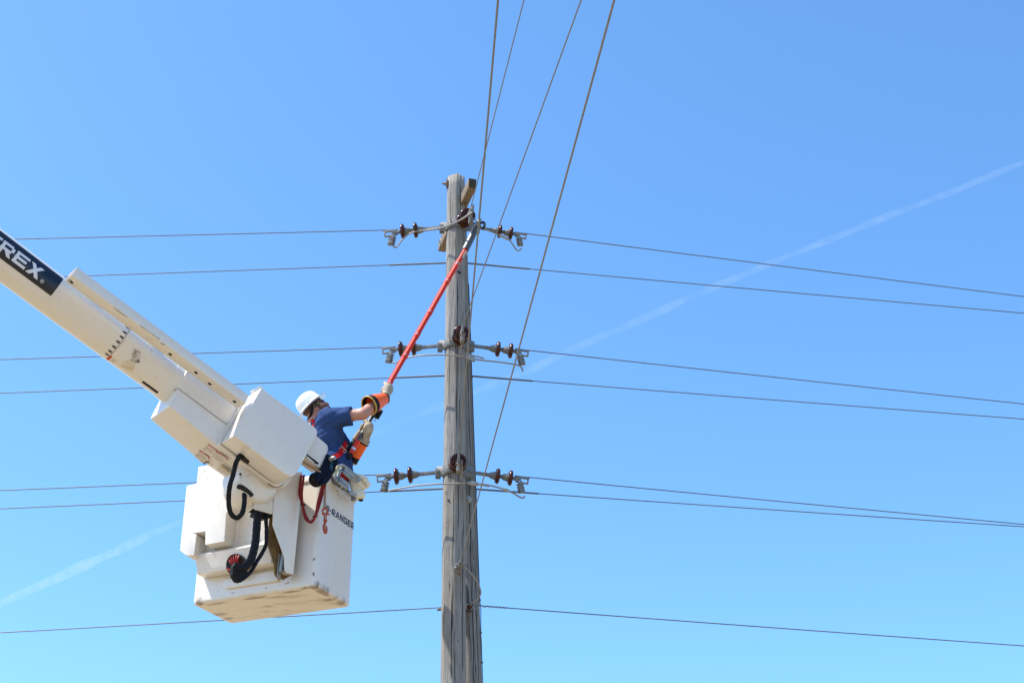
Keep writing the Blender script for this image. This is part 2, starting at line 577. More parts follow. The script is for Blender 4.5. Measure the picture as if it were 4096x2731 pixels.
YP = 13.0
ptop, pbot = at_y(1825, 715, YP), at_y(1811.5, 2731, YP)
def px_r(py, wpx):
    return wpx / 2 * mpp(at_y(1818, py, YP))
za, zb = ptop.z, pbot.z
ra, rb = px_r(704, 71), px_r(2731, 102)
def r_front(z): return rb + (ra - rb) * (z - zb) / (za - zb)
def ax_front(z):
    return pbot + (ptop - pbot) * ((z - zb) / (za - zb))
base0 = ax_front(0.0)
def pole_uv(px, py):
    P = at_y(px, py, YP - 0.1)
    c = ax_front(P.z)
    s_ = max(-0.97, min(0.97, (P.x - c.x) / r_front(P.z)))
    a = (math.acos(s_) * -1 - math.pi / 2) % (2 * math.pi)
    return (a / (2 * math.pi) * 2 * math.pi * 0.13, P.z)
kn = [(*pole_uv(1792, 862), 0.025), (*pole_uv(1784, 1968), 0.04), (*pole_uv(1799, 2340), 0.03), (*pole_uv(1801, 1075), 0.025), (*pole_uv(1812, 1560), 0.02), (*pole_uv(1790, 2085), 0.024), (*pole_uv(1835, 2560), 0.022), (*pole_uv(1822, 795), 0.018)]
def ck_(x, y0, y1, w_):
    a, b = pole_uv(x, y0), pole_uv(x, y1)
    return ((a[0] + b[0]) / 2, b[1], a[1], w_)
crk1 = [ck_(1805, 2300, 2725, 0.0055), ck_(1818, 2590, 2790, 0.0045), ck_(1829, 1110, 1700, 0.0055), ck_(1834, 1760, 2120, 0.006), ck_(1843, 705, 900, 0.005), ck_(1797, 1260, 1620, 0.004), ck_(1812, 1950, 2300, 0.004), ck_(1800, 760, 1000, 0.0035), ck_(1851, 2100, 2700, 0.0045), ck_(1778, 2150, 2500, 0.0035), ck_(1822, 930, 1100, 0.004)]
wood1 = wood_pole('weathered_pole_wood', (0.250, 0.240, 0.220), 3.0, kn, crk1)
pole1 = root('utility_pole', 'weathered grey wooden power pole standing in front, with three insulator brackets', 'power pole', base0, 'wooden power poles')
pole_mesh('shaft', wood1, pole1, ptop, pbot, r_front, 11, flats=((RAD(-21), 0.925), (RAD(34), 0.925), (RAD(-70), 0.95)))

# rear pole, right behind and to the right
q0, q1 = at_y(1829, 905, 13.25), at_y(1877, 2731, 13.29)
rr0, rr1 = 37 * mpp(q0), 51.5 * mpp(q1)
def r_rear(z): return rr1 + (rr0 - rr1) * (z - q1.z) / (q0.z - q1.z)
def ax_rear(z): return q1 + (q0 - q1) * ((z - q1.z) / (q0.z - q1.z))
wood2 = wood_pole('older_pole_wood', (0.226, 0.217, 0.20), 9.0, [(0.50, 6.35, 0.03), (0.52, 5.95, 0.028), (0.48, 5.3, 0.025)], [(0.47, 5.0, 7.2, 0.006), (0.52, 4.6, 6.4, 0.006), (0.545, 6.2, 8.6, 0.005), (0.50, 7.0, 9.0, 0.005)])
pole2 = root('utility_pole', 'shorter grey wooden pole half hidden directly behind the front pole', 'power pole', ax_rear(0.0), 'wooden power poles')
pole_mesh('shaft', wood2, pole2, q0, q1, r_rear, 23, flats=((RAD(-22), 0.93),))
# ground lead stapled to its right side
gw = []
for px_, py_, off in ((1877, 1130, 0), (1884, 1260, 1), (1893, 1500, 1), (1902, 1740, 1), (1907, 1960, 2), (1913, 2120, 2), (1917, 2240, 2), (1921, 2390, 3), (1927, 2425, 8), (1922, 2520, 2), (1926, 2640, 3), (1929, 2731, 3)):
    z = at_y(px_, py_, 13.2).z
    c = ax_rear(z)
    gw.append(Vector((c.x + r_rear(z) * 0.985 + 0.004 + off * 0.0012, c.y - r_rear(z) * 0.22, z)))
gw.append(Vector((ax_rear(0.05).x + r_rear(0) + 0.003, ax_rear(0).y - 0.03, 0.05)))
MB().tube(smooth_path(gw, 5), 0.0042, 6).build('ground_wire', M['black'], pole2)
for k in (2, 4, 7, 9, 10):
    MB().box(gw[k], (1, 0, 0), (0, 1, 0), (0, 0, 1), 0.010, 0.008, 0.006).build('staple', M['rust'], pole2)
cl = at_y(1870, 1986, 13.05)
MB().lathe([(0, 0.024), (0.02, 0.026), (0.034, 0.017), (0.036, 0.004)], cl + Vector((0.01, 0.03, -0.02)), Vector((0.1, -1, 0.15)), 10, (0, 0, 1), 1.4).build('cleat', M['alu'], pole2)

# ------------------------------------------------------------------ crossarm and bolts on the front pole
m, nt, p = newmat('crossarm_timber')
co = objco(nt)
mp = nd(nt, 'ShaderNodeMapping'); mp.inputs['Rotation'].default_value = (0, 0, RAD(25)); mp.inputs['Scale'].default_value = (60, 3, 60)
nt.links.new(co, mp.inputs[0])
f = noise(nt, 1.0, 5, mp.outputs[0], 0.6)
nt.links.new(ramp(nt, f, [(0.3, (0.11, 0.08, 0.055)), (0.7, (0.22, 0.165, 0.11))]), p.inputs['Base Color'])
p.inputs['Roughness'].default_value = 0.9
bump(nt, p, f, 0.4, 0.004)
m2, nt, p = newmat('dark_end_grain')  # end face coloured darker than the rest of the arm
f = noise(nt, 75, 4, objco(nt), 0.7)
nt.links.new(ramp(nt, f, [(0.35, (0.018, 0.015, 0.010)), (0.58, (0.05, 0.042, 0.025)), (0.72, (0.17, 0.14, 0.09))]), p.inputs['Base Color'])
p.inputs['Roughness'].default_value = 0.95
ZC = 10.13
ca, cb_ = at_z(1890, 734, ZC), at_z(1767, 990, ZC)
dv = (cb_ - ca).normalized()
sv = dv.cross(Vector((0, 0, 1))).normalized()
arm = MB()
arm.box((ca + cb_) / 2, dv, sv, (0, 0, 1), (cb_ - ca).length / 2, 0.041, 0.056)
arm_o = arm.build('crossarm', m, pole1, bevel=0.006)
MB().box(ca - dv * 0.003, dv, sv, (0, 0, 1), 0.0025, 0.038, 0.052).build('end_grain', m2, arm_o)
for fr in (0.22, 0.8):
    q = ca + (cb_ - ca) * fr - Vector((0, 0, 0.056))
    MB().lathe([(0, 0.009), (0.003, 0.009), (0.004, 0.006)], q + Vector((0, 0, 0.001)), (0, 0, -1), 10).build('bolt_hole', M['dark'], arm_o)
bq = at_y(1758, 962, 13.4)
nearend = ca + (cb_ - ca) * 0.93 - sv * 0.041
MB().torus(nearend + Vector((0, 0, 0.0)), -sv, 0.026, 0.006, 14, 6, (0, 0, 1), 1.6).build('eye_bolt', M['galv'], arm_o)

def pole_front(z, xoff, extra=0.0):
    c = ax_front(z)
    r = r_front(z)
    y = -math.sqrt(max(1e-6, r * r - xoff * xoff)) - extra
    return Vector((c.x + xoff, c.y + y, z))
P = at_y(1786, 740, YP)
bt = MB()
bt.box(Vector((ax_front(P.z).x - r_front(P.z) - 0.002, YP - 0.02, P.z)), (0, 1, 0), (0, 0, 1), (1, 0, 0), 0.034, 0.045, 0.006)
bt.cyl(Vector((ax_front(P.z).x - r_front(P.z), YP - 0.02, P.z)), Vector((ax_front(P.z).x - r_front(P.z) - 0.055, YP - 0.02, P.z + 0.004)), 0.009, 8)
bt.bolt(Vector((ax_front(P.z).x - r_front(P.z) - 0.008, YP - 0.02, P.z)), (-1, 0, 0), 0.02, 0.018)
bt.build('through_bolt', M['rust'], pole1)
for px_, py_ in ((1833, 1087), (1840, 1090), (1793, 2000)):
    P = at_y(px_, py_, YP - 0.09)
    c = ax_front(P.z)
    q = pole_front(P.z, P.x - c.x)
    nrm = (q - Vector((c.x, c.y, q.z))).normalized()
    MB().lathe([(-0.01, 0.011), (0.002, 0.011), (0.003, 0.004)], q, nrm, 10).build('nail_hole', M['dark'], pole1)

# ------------------------------------------------------------------ steel pole brackets (parts of the front pole)
levels = {
    'top': dict(y=912, ears=((1767, 918), (1909, 916))),
    'middle': dict(y=1385, ears=((1760, 1385), (1888, 1385))),
    'bottom': dict(y=1890, ears=((1752, 1890), (1885, 1890))),
}
for nm, lv in levels.items():
    z = at_y(1820, lv['y'], YP).z
    lv['z'] = z
    c = ax_front(z); r = r_front(z)
    hb = 0.058
    n = 26
    b = MB()
    vin, vout = [], []
    # one curved plate: ears swing out to the sides, hump round the pole front
    eL = at_y(*lv['ears'][0], YP - 0.005); eR = at_y(*lv['ears'][1], YP - 0.005)
    eL.z = eR.z = z
    lv['eL'], lv['eR'] = eL, eR
    prof = []
    xl0, xr0 = eL.x - 0.026, eR.x + 0.026
    prof.append((Vector((xl0, c.y - 0.015, z)), 0.66))
    prof.append((Vector((eL.x, c.y - 0.017, z)), 0.92))
    prof.append((Vector((c.x - r - 0.026, c.y - 0.022, z)), 0.98))
    for k in range(13):
        a = math.pi + math.pi * k / 12
        a = RAD(195) + RAD(150) * k / 12
        hh = 0.72 + 0.16 * abs(math.cos(a))
        prof.append((Vector((c.x + (r + 0.006) * math.cos(a), c.y + (r + 0.006) * math.sin(a), z)), hh))
    prof.append((Vector((c.x + r + 0.026, c.y - 0.022, z)), 0.98))
    prof.append((Vector((eR.x, c.y - 0.017, z)), 0.92))
    prof.append((Vector((xr0, c.y - 0.015, z)), 0.66))
    rings = []
    for i, (q, hh) in enumerate(prof):
        t = (prof[min(i + 1, len(prof) - 1)][0] - prof[max(i - 1, 0)][0]).normalized()
        o_ = Vector((t.y, -t.x, 0)).normalized()      # outwards, towards the viewer
        up = Vector((0, 0, 1))
        rings.append([q + o_ * 0.007 + up * hb * hh, q + o_ * 0.012, q + o_ * 0.007 - up * hb * hh, q - up * hb * hh * 1.02, q + up * hb * hh * 1.02])
    b.rings(rings)
    br = b.build('bracket', M['galv'], pole1, bevel=0.002, seg=1)
    # back strap of the band, pulled up from behind by the two ear bolts
    bk = MB()
    rings = []
    for k in range(15):
        a = RAD(10) + RAD(160) * k / 14
        rr_ = r + 0.006
        q = Vector((c.x + rr_ * math.cos(a), c.y + rr_ * math.sin(a), z))
        o_ = Vector((math.cos(a), math.sin(a), 0))
        rings.append([q + o_ * 0.006 + Vector((0, 0, 0.03)), q + o_ * 0.006 - Vector((0, 0, 0.03)), q - Vector((0, 0, 0.03)), q + Vector((0, 0, 0.03))])
    bk.rings(rings)
    bk.build('back_band', M['galv'], br)
    for e in (eL, eR):
        MB().bolt(e + Vector((0, -0.020, 0.002)), (0, -1, 0.05), 0.017, 0.02).build('bolt', M['galv'], br)
        MB().box(e + Vector((0, 0.02, -0.005)), (1, 0, 0), (0, 1, 0), (0, 0, 1), 0.024, 0.012, 0.05).build('rear_lug', M['galv'], br, bevel=0.004)
    for xo in (-0.045, 0.05):
        q = pole_front(z, xo, 0.014)
        MB().bolt(q + Vector((0, 0, 0.012)), q - Vector((c.x, c.y, z)), 0.012, 0.012).build('bolt', M['rust'], br)
        q = pole_front(z, xo * 0.9, 0.012) + Vector((0, 0, 0.035))
        MB().box(q, (1, 0, 0), (0, 1, 0), (0, 0, 1), 0.018, 0.004, 0.006).build('slot', M['dark'], br, bevel=0.002)

# ------------------------------------------------------------------ insulator strings (one built, the rest copied)
def bell_profile():
    # glazed disc: convex shell side towards the wire, ribbed underneath
    return [(h * 1.1, r * 1.1) for h, r in [(-0.016, 0.026), (-0.012, 0.045), (-0.016, 0.058), (-0.008, 0.066), (0.002, 0.071), (0.012, 0.070), (0.019, 0.062), (0.020, 0.054), (0.013, 0.050), (0.022, 0.045), (0.023, 0.037), (0.014, 0.033), (0.022, 0.026), (0.024, 0.016)]]
X = Vector((1, 0, 0)); Yv = Vector((0, 1, 0)); Z = Vector((0, 0, 1))
def make_string(strap, label):
    t = root('insulator_string', label, 'insulator', (0, 0, 0), 'strain insulator strings on the pole brackets')
    if strap > 0.05:
        MB().box(X * (strap / 2 + 0.005), X, Z, Yv, strap / 2 + 0.02, 0.019, 0.006).build('link_bar', M['galv'], t, bevel=0.003, local=True)
    else:
        MB().box(X * (strap / 2), X, Z, Yv, strap / 2 + 0.02, 0.014, 0.008).build('link_bar', M['galv'], t, bevel=0.003, local=True)
    for j in range(2):
        x0 = strap + 0.005 + 0.128 * j
        cp = MB()
        cp.box(X * (x0 + 0.004), X, Z, Yv, 0.02, 0.014, 0.016)
        cp.lathe([(0.012, 0.017), (0.024, 0.021), (0.036, 0.031), (0.06, 0.036), (0.078, 0.040), (0.088, 0.041), (0.090, 0.030)], X * x0, X, 20)
        cp.bolt(X * (x0 + 0.002) - Yv * 0.016, -Yv, 0.010, 0.010)
        cap = cp.build('cap', M['galv'], t, local=True)
        dsc = MB().lathe(bell_profile(), X * (x0 + 0.103), X, 32).build('disc', M['porcelain'], t, local=True, sharp=70)
        MB().cyl(X * (x0 + 0.12), X * (x0 + 0.136), 0.009, 10).build('pin', M['rust'], dsc, local=True)
    x0 = strap + 0.263
    c = MB()
    c.box(X * (x0 + 0.006) + Z * 0.002, X, Z, Yv, 0.022, 0.016, 0.012)
    c.prism([X * (x0 + a) + Z * b + Yv * -0.008 for a, b in ((0.0, 0.018), (0.06, 0.026), (0.158, 0.025), (0.160, 0.010), (0.085, 0.010), (0.055, -0.036), (0.035, -0.036), (0.02, -0.014), (0.0, -0.014))], Yv * 0.016)
    c.box(X * (x0 + 0.152) + Z * -0.012, Z, X, Yv, 0.026, 0.007, 0.010)
    c.box(X * (x0 + 0.108) + Z * -0.034, X, Z, Yv, 0.05, 0.007, 0.010)
    c.box(X * (x0 + 0.082) + Z * -0.012, X - Z * 1.4, Z + X, Yv, 0.026, 0.006, 0.008)
    c.tube([X * (x0 + 0.02) + Z * 0.030, X * (x0 + 0.168) + Z * 0.026], 0.009, 8)
    clamp = c.build('clamp', M['galv'], t, bevel=0.003, local=True)
    jw = MB()
    g0 = X * (x0 + 0.075) - Z * 0.04
    gd = (X * -0.30 - Z).normalized() * -1
    gd = (Z * -1 + X * 0.28).normalized()
    gx = gd.cross(Yv)
    jw.box(g0 + gd * 0.03, gd, Yv, gx, 0.036, 0.016, 0.018)
    jw.box(g0 + gd * 0.082 + gx * 0.006, gd, Yv, gx, 0.020, 0.019, 0.024)
    jw.tube([g0 + gd * 0.018 - gx * 0.018 - Yv * 0.02, g0 + gd * 0.018 + gx * 0.02 - Yv * 0.022, g0 + gd * 0.018 + gx * 0.02 + Yv * 0.022], 0.006, 6)
    jaw = jw.build('jumper_jaw', M['galv'], clamp, bevel=0.003, local=True)
    for k, h in enumerate((0.016, 0.044, 0.070, 0.094)):
        ub = MB()
        ub.cyl(g0 + gd * h + gx * -0.038, g0 + gd * h + gx * 0.034, 0.0055, 8)
        ub.bolt(g0 + gd * h + gx * 0.020, gx, 0.0115, 0.012)
        ub.bolt(g0 + gd * h - gx * 0.020, -gx, 0.0115, 0.012)
        ub.build('u_bolt', M['rust' if k % 2 else 'galv'], jaw, local=True)
    return t
def dup(src, label):
    r = src.copy(); col.objects.link(r); r['label'] = label
    def rec(a, b):
        for ch in list(a.children):
            d = ch.copy(); col.objects.link(d); d.parent = b
            rec(ch, d)
    rec(src, r)
    return r
def aim(o, P, E, roll=0.0, length=None):
    """put the string's root at P, pointing at E, its z as upright as it can be"""
    x = (E - P).normalized()
    y = Vector((0, 0, 1)).cross(x).normalized()
    z = x.cross(y)
    s = (E - P).length / length if length else 1.0
    R = Matrix((x, y, z)).transposed()
    o.matrix_world = Matrix.Translation(P) @ (R @ Matrix.Rotation(roll, 3, 'X')).to_4x4() @ Matrix.Scale(s, 4)
    o['end'] = 0
    del o['end']
    return P + x * (E - P).length

SIDE, FRONT = 0.15, 0.03
LEN_S, LEN_F = SIDE + 0.263 + 0.165, FRONT + 0.263 + 0.165
ends = {}
lab = {
    ('top', 'L'): 'topmost left pair of brown discs ending in a clamp, below the pole top',
    ('top', 'R'): 'topmost right pair of brown discs ending in a clamp, beside the wire cutter tip',
    ('top', 'F'): 'topmost brown disc string facing the camera, next to the cutter head',
    ('middle', 'L'): 'middle left string of brown discs, crossed by the red stick',
    ('middle', 'R'): 'middle right string of two brown discs on the pole',
    ('middle', 'F'): 'brown disc string facing the camera at the middle bracket',
    ('bottom', 'L'): 'lowest left string of brown discs, nearest the bucket and its tool holder',
    ('bottom', 'R'): 'lowest right string of two brown discs on the pole',
    ('bottom', 'F'): 'lowest brown disc string facing the camera on the pole',
}
endpx = {('top', 'L'): (1534, 935), ('top', 'R'): (2108, 946), ('middle', 'L'): (1526, 1402), ('middle', 'R'): (2117, 1413), ('bottom', 'L'): (1504, 1913), ('bottom', 'R'): (2117, 1922)}
azL, azR = RAD(178.5), RAD(8.5)
protoS = make_string(SIDE, lab[('top', 'L')])
protoF = make_string(FRONT, lab[('top', 'F')])
strings = {}
for nm, lv in levels.items():
    for sd in 'LR':
        o = protoS if (nm, sd) == ('top', 'L') else dup(protoS, lab[(nm, sd)])
        e = lv['eL'] if sd == 'L' else lv['eR']
        P = e + Vector((0, -0.004, 0))
        px_, py_ = endpx[(nm, sd)]
        Y = P.y + 0.57 * math.sin(azL if sd == 'L' else azR)
        E = at_y(px_, py_, Y)
        ends[(nm, sd)] = aim(o, P, E, 0, LEN_S)
        strings[(nm, sd)] = o
frontpx = {'top': ((1840, 906), (1893, 846)), 'middle': ((1833, 1374), (1853, 1312)), 'bottom': ((1829, 1880), (1836, 1824))}
for nm, (a, b_) in frontpx.items():
    z = levels[nm]['z'] + 0.01
    P = at_y(a[0], a[1], 12.9)
    c = ax_front(P.z)
    P = pole_front(P.z, P.x - c.x, 0.015)
    # level string towards the camera: find the distance whose picture height is the clamp's
    az = RAD(-84 if nm != 'top' else -76)
    E = P + Vector((math.cos(az), math.sin(az), -0.03)) * LEN_F
    T = at_y(b_[0], b_[1], E.y)
    E = P + (Vector((T.x, E.y, P.z + min(0.05, max(-0.06, T.z - P.z)))) - P)
    o = protoF if nm == 'top' else dup(protoF, lab[(nm, 'F')])
    ends[(nm, 'F')] = aim(o, P, E, 0, LEN_F)
    strings[(nm, 'F')] = o
    print('front', nm, 'disc2 px', proj(P + (E - P) * 0.56), 'end px', proj(E))

# ------------------------------------------------------------------ conductors
def far_point(A, px_, py_, slope):
    r = ray(px_, py_)
    lo, hi = 0.3, 400.0
    for _ in range(60):
        mdl = (lo + hi) / 2
        Q = CAM + r * mdl
        if Q.z - A.z - slope * math.hypot(Q.x - A.x, Q.y - A.y) < 0: lo = mdl
        else: hi = mdl
    return CAM + r * lo
def strand(A, B, extra, r, fine=0.022, n=12, name='conductor', label='', group=None, mat='wire', pitch=0.17, curve=0.0):
    """twisted wire from A through B and on by extra; the seen part finely laid"""
    L = (B - A).length
    d = (B - A) / L
    k = int((L + 1.0) / fine)
    pts = [A + d * (L + 1.0) * i / k for i in range(k + 1)]
    k2 = 40
    pts += [A + d * (L + 1.0 + extra * (i + 1) / k2) for i in range(k2)]
    if curve:
        T = L + 1.0 + extra
        pts = [q + Vector((0, 0, curve * ((q - A).length / T) ** 2)) for q in pts]
    o = MB().tube(pts, r, n, 6, pitch, 0.30).build(name, M[mat], None, solid=False, sharp=80)
    return tag(o, label, 'wire', group)
spans = [
    ('top', 'L', (90, 958), 'line wire from the topmost left insulator, passing behind the boom tip with black panel'),
    ('middle', 'L', (0, 1440), 'line wire from the middle left insulator, passing behind the white boom'),
    ('bottom', 'L', (0, 1963), 'line wire from the lowest left insulator, passing behind the bucket'),
    ('top', 'R', (4096, 1190), 'highest line wire running right, from the topmost right insulator'),
    ('middle', 'R', (4096, 1619), 'line wire running right from the middle right insulator'),
    ('bottom', 'R', (4096, 2100), 'line wire running right from the lowest right insulator'),
]
for nm, sd, (fx, fy), lb in spans:
    o = strings[(nm, sd)]
    Rm = o.matrix_world
    A = Rm @ Vector((LEN_S - 0.12, 0, 0.030))
    B = far_point(A, fx, fy, -0.028)
    strand(A, B, 26, 0.0054, label=lb, group='line wires off the pole sides', curve=0.4)
thru = [
    (1050, 1050, (0, 1118), (4096, 1257), (1556, 1056), (2118, 1073), 'through wire with a thicker wrapped middle, behind the pole under the topmost bracket'),
    (1500, 1503, (0, 1575), (4096, 1680), (1556, 1512), (2130, 1527), 'through wire with thicker wrapped middle, behind the pole under the middle bracket'),
    (1951, 1951, (0, 2037), (4096, 2110), (1560, 1961), (2155, 1974), 'through wire with thicker wrapped middle, behind the pole under the lowest bracket'),
]
for yl, yr, l, r_, al, ar, lb in thru:
    YB = 13.2 + r_rear(8.5) + 0.035
    A = at_y(1835, yl, YB)
    t = root('through_conductor', lb, 'wire', A, 'through wires behind the pole')
    wr = MB()
    for far in (l, r_):
        B = far_point(A, far[0], far[1], -0.03)
        L = (B - A).length; d = (B - A) / L
        k = int((L + 1) / 0.022)
        pts = [A + d * ((L + 1) * i / k) for i in range(k + 1)] + [A + d * (L + 1 + 26 * (i + 1) / 40) for i in range(40)]
        T = L + 27
        pts = [q + Vector((0, 0, 0.4 * ((q - A).length / T) ** 2)) for q in pts]
        wr.tube(pts, 0.0054, 12, 6, 0.17, 0.3)
    wr.build('strand', M['wire'], t, solid=False, sharp=80)
    rod = MB()
    pts = []
    BL = far_point(A, l[0], l[1], -0.03); BR = far_point(A, r_[0], r_[1], -0.03)
    dl, dr = (BL - A).normalized(), (BR - A).normalized()
    def along(d, px_):
        lo, hi = 0, 3
        for _ in range(50):
            mdl = (lo + hi) / 2
            if abs(proj(A + d * mdl)[0] - 1835) < abs(px_ - 1835): lo = mdl
            else: hi = mdl
        return lo
    Ll, Lr = along(dl, al[0]), along(dr, ar[0])
    kk = 46
    pts = [A + dl * (Ll * (1 - i / kk)) for i in range(kk)] + [A + dr * (Lr * i / kk) for i in range(kk + 1)]
    rod.tube(pts, 0.0095, 16, 8, 0.11, 0.16)
    rod.build('armour_rod', M['wire'], t, solid=False, sharp=80)
    MB().box(A + Vector((0, -0.02, 0)), X, Yv, Z, 0.05, 0.03, 0.045).build('support_clamp', M['galv'], t, bevel=0.008)
over = [
    ('bottom', (1992, 0), 0.0068, 'leftmost of the overhead wires, running from the lowest front insulator up past the camera'),
    ('top', (2096, 0), 0.0052, 'thin overhead wire from the topmost front insulator, just right of the leftmost one'),
    ('middle', (2325, 0), 0.0054, 'overhead wire from the middle front insulator, third from left at the frame top'),
]
for nm, (fx, fy), r_, lb in over:
    o = strings[(nm, 'F')]
    A = o.matrix_world @ Vector((LEN_F - 0.10, 0, 0.032))
    B = far_point(A, fx, fy, -0.02)
    print('over', nm, A, B)
    strand(A, B, 30, r_, fine=0.016, label=lb, group='overhead wires towards the camera', mat='overwire', pitch=0.15)
A = at_y(1842, 2247, 12.74)
B = far_point(A, 2457, 0, -0.03)
strand(A, B, 30, 0.0058, fine=0.016, label='rightmost of the overhead wires, running from the lowest clamp near the pole foot', group='overhead wires towards the camera', mat='overwire', pitch=0.15)
neutA = A

# neutral dead end, its tail, spool insulator and the neutral line
t = root('dead_end_clamp', 'grey dead end clamp bolted low on the pole face, holding the rightmost overhead wire', 'clamp', A)
zc = A.z - 0.05
pf = pole_front(A.z - 0.06, A.x - ax_front(A.z).x - 0.01)
body = MB()
dirn = (B - A).normalized()
body.tube([A - dirn * 0.10 - Z * 0.035, A - dirn * 0.02 - Z * 0.015, A + dirn * 0.05 - Z * 0.004], [0.020, 0.024, 0.014], 10)
body.box(A - dirn * 0.03 - Z * 0.03 - X * 0.02, dirn, X, Z, 0.045, 0.03, 0.016)
cbody = body.build('clamp_body', M['galv'], t, bevel=0.003)
ey = MB()
ey.cyl(pf + Vector((0, 0.04, 0)), A - dirn * 0.10 - Z * 0.035, 0.011, 10)
ey.torus(A - dirn * 0.115 - Z * 0.037, X, 0.022, 0.008, 16, 8)
ey.build('eye_bolt', M['rust'], t)
for k in range(3):
    q = A - dirn * (0.075 - 0.04 * k) - Z * 0.03
    ub = MB()
    ub.cyl(q - X * 0.055 - Z * 0.03, q + X * 0.035 + Z * 0.012, 0.006, 8)
    ub.bolt(q - X * 0.036 - Z * 0.022, -X - Z * 0.5, 0.013, 0.014)
    ub.build('u_bolt', M['rust' if k == 1 else 'galv'], cbody)
def wire_path(name, pxs, r, mat, label, group=None, parent=None, lobes=6, n=12, pitch=0.12):
    pts = smooth_path([at_y(a, b, y) for a, b, y in pxs], 14)
    b = MB().tube(pts, r, n, lobes, pitch, 0.22)
    o = b.build(name, M[mat], parent, solid=False, sharp=80)
    if parent is None: tag(o, label, 'wire', group)
    return o, pts
Z0 = proj(A - dirn * 0.05)
wire_path('jumper_wire', [(Z0[0], Z0[1], 12.78), (1857, 2266, 12.80), (1882, 2290, 12.84), (1906, 2322, 12.90), (1919, 2352, 12.96), (1921, 2376, 13.0), (1905, 2398, 13.03), (1884, 2411, 13.05), (1868, 2418, 13.05)], 0.0088, 'wirelight', 'slack grey tail wire looping from the low dead end clamp to the small spool insulator')
S = at_y(1877, 2434, 13.06)
sp_ = root('spool_insulator', 'small dark red spool insulator low on the rear pole, holding the neutral wire', 'insulator', S)
MB().lathe([(-0.030, 0.018), (-0.028, 0.030), (-0.016, 0.031), (-0.008, 0.020), (0.008, 0.020), (0.016, 0.031), (0.028, 0.030), (0.030, 0.018)], S, Vector((0.15, -0.35, 0.9)), 20).build('spool', M['porcelain'], sp_, sharp=60)
MB().cyl(S - Vector((0.15, -0.35, 0.9)) * 0.05, S + Vector((0.15, -0.35, 0.9)) * 0.05, 0.008, 8).build('bolt', M['rust'], sp_)
ck = MB()
ck.tube([S + Vector((-0.02, 0.10, 0.045)), S + Vector((-0.008, -0.01, 0.048)), S + Vector((0.0, -0.012, 0.045))], 0.010, 6)
ck.tube([S + Vector((-0.02, 0.10, -0.045)), S + Vector((-0.012, 0.02, -0.047))], 0.010, 6)
ck.build('clevis', M['galv'], sp_)
An = S + Vector((0.02, -0.02, 0.028))
Bn = far_point(An, 4096, 2586, -0.03)
strand(An, Bn, 26, 0.0054, label='lowest wire running right, tied to the small spool insulator', group='line wires off the pole sides', curve=0.4)
tw = MB()
dn_ = (Bn - An).normalized()
hx, hy = perp(dn_)
hel = []
for i in range(150):
    a = i * 0.42
    hel.append(An + dn_ * (0.03 + 0.0016 * i * (1.0 if i < 50 else 1.25)) + (hx * math.cos(a) + hy * math.sin(a)) * 0.0085)
tw.tube(hel, 0.0026, 5)
tw.tube(smooth_path([An + dn_ * 0.03, S + Vector((0.03, -0.03, 0.0)), S + Vector((0.015, -0.035, -0.02)), S + Vector((-0.02, -0.02, -0.024))], 6), 0.003, 5)
tw.tube(smooth_path([An + dn_ * 0.075 + Z * 0.012, An + dn_ * 0.06 - Z * 0.02, S + Vector((0.045, -0.03, -0.012))], 6), 0.003, 5)
tw.build('tie_wire', M['wirelight'], sp_)
Al = at_y(1790, 2427, 13.32)
Bl = far_point(Al, 0, 2532, -0.03)
strand(Al, Bl, 26, 0.0054, label='lowest wire on the left, passing just under the bucket floor', group='line wires off the pole sides', curve=0.4)
P = at_y(1762, 2434, YP + 0.05)
sb = MB()
sb.cyl(P + X * 0.06, P - X * 0.02 - Z * 0.006, 0.012, 8)
sb.bolt(P - X * 0.012 - Z * 0.004, -X, 0.016, 0.014)
sb.build('through_bolt', M['galv'], pole1)

# ------------------------------------------------------------------ jumper wires at the three brackets
def jaw_end(o, L):
    s = L - 0.165
    return o.matrix_world @ Vector((s + 0.11, 0, -0.145))
fT, fM, fB = ends[('top', 'F')], ends[('middle', 'F')], ends[('bottom', 'F')]
jg = 'jumper wires round the pole'
E = jaw_end(strings[('top', 'L')], LEN_S); e = proj(E)
wire_path('jumper_wire', [(1573, 985, E.y), (1580, 990, E.y), (1591, 982, E.y - .01), (1619, 948, E.y - .03), (1652, 929, E.y - .06), (1707, 920, 12.92), (1763, 911, 12.82), (1804, 897, 12.68), (1845, 878, 12.53), (1884, 853, fT.y + 0.03), (1894, 846, fT.y + 0.02)], 0.0088, 'wirelight', 'light jumper wire sweeping from the topmost left clamp across the topmost bracket', jg)
jr, jp = wire_path('jumper_wire', [(1894, 876, fT.y + 0.06), (1909, 886, 12.6), (1931, 912, 12.74), (1970, 929, 12.86), (2006, 944, 12.97), (2036, 959, 13.02), (2052, 980, 13.05), (2067, 1001, 13.06), (2078, 1001, 13.06), (2087, 994, 13.06)], 0.0075, 'wirelight', 'thin jumper wire from the topmost front clamp to the topmost right clamp', jg)
sl_ = MB().tube([at_y(2001, 941, 12.965), at_y(2016, 949, 12.99), at_y(2033, 958, 13.015)], 0.0135, 10).build('splice_sleeve', M['alu'], None)
def adopt(ch, par):
    """make a mesh built in world space a child of another"""
    ch.parent = par
    return ch
adopt(sl_, jr)
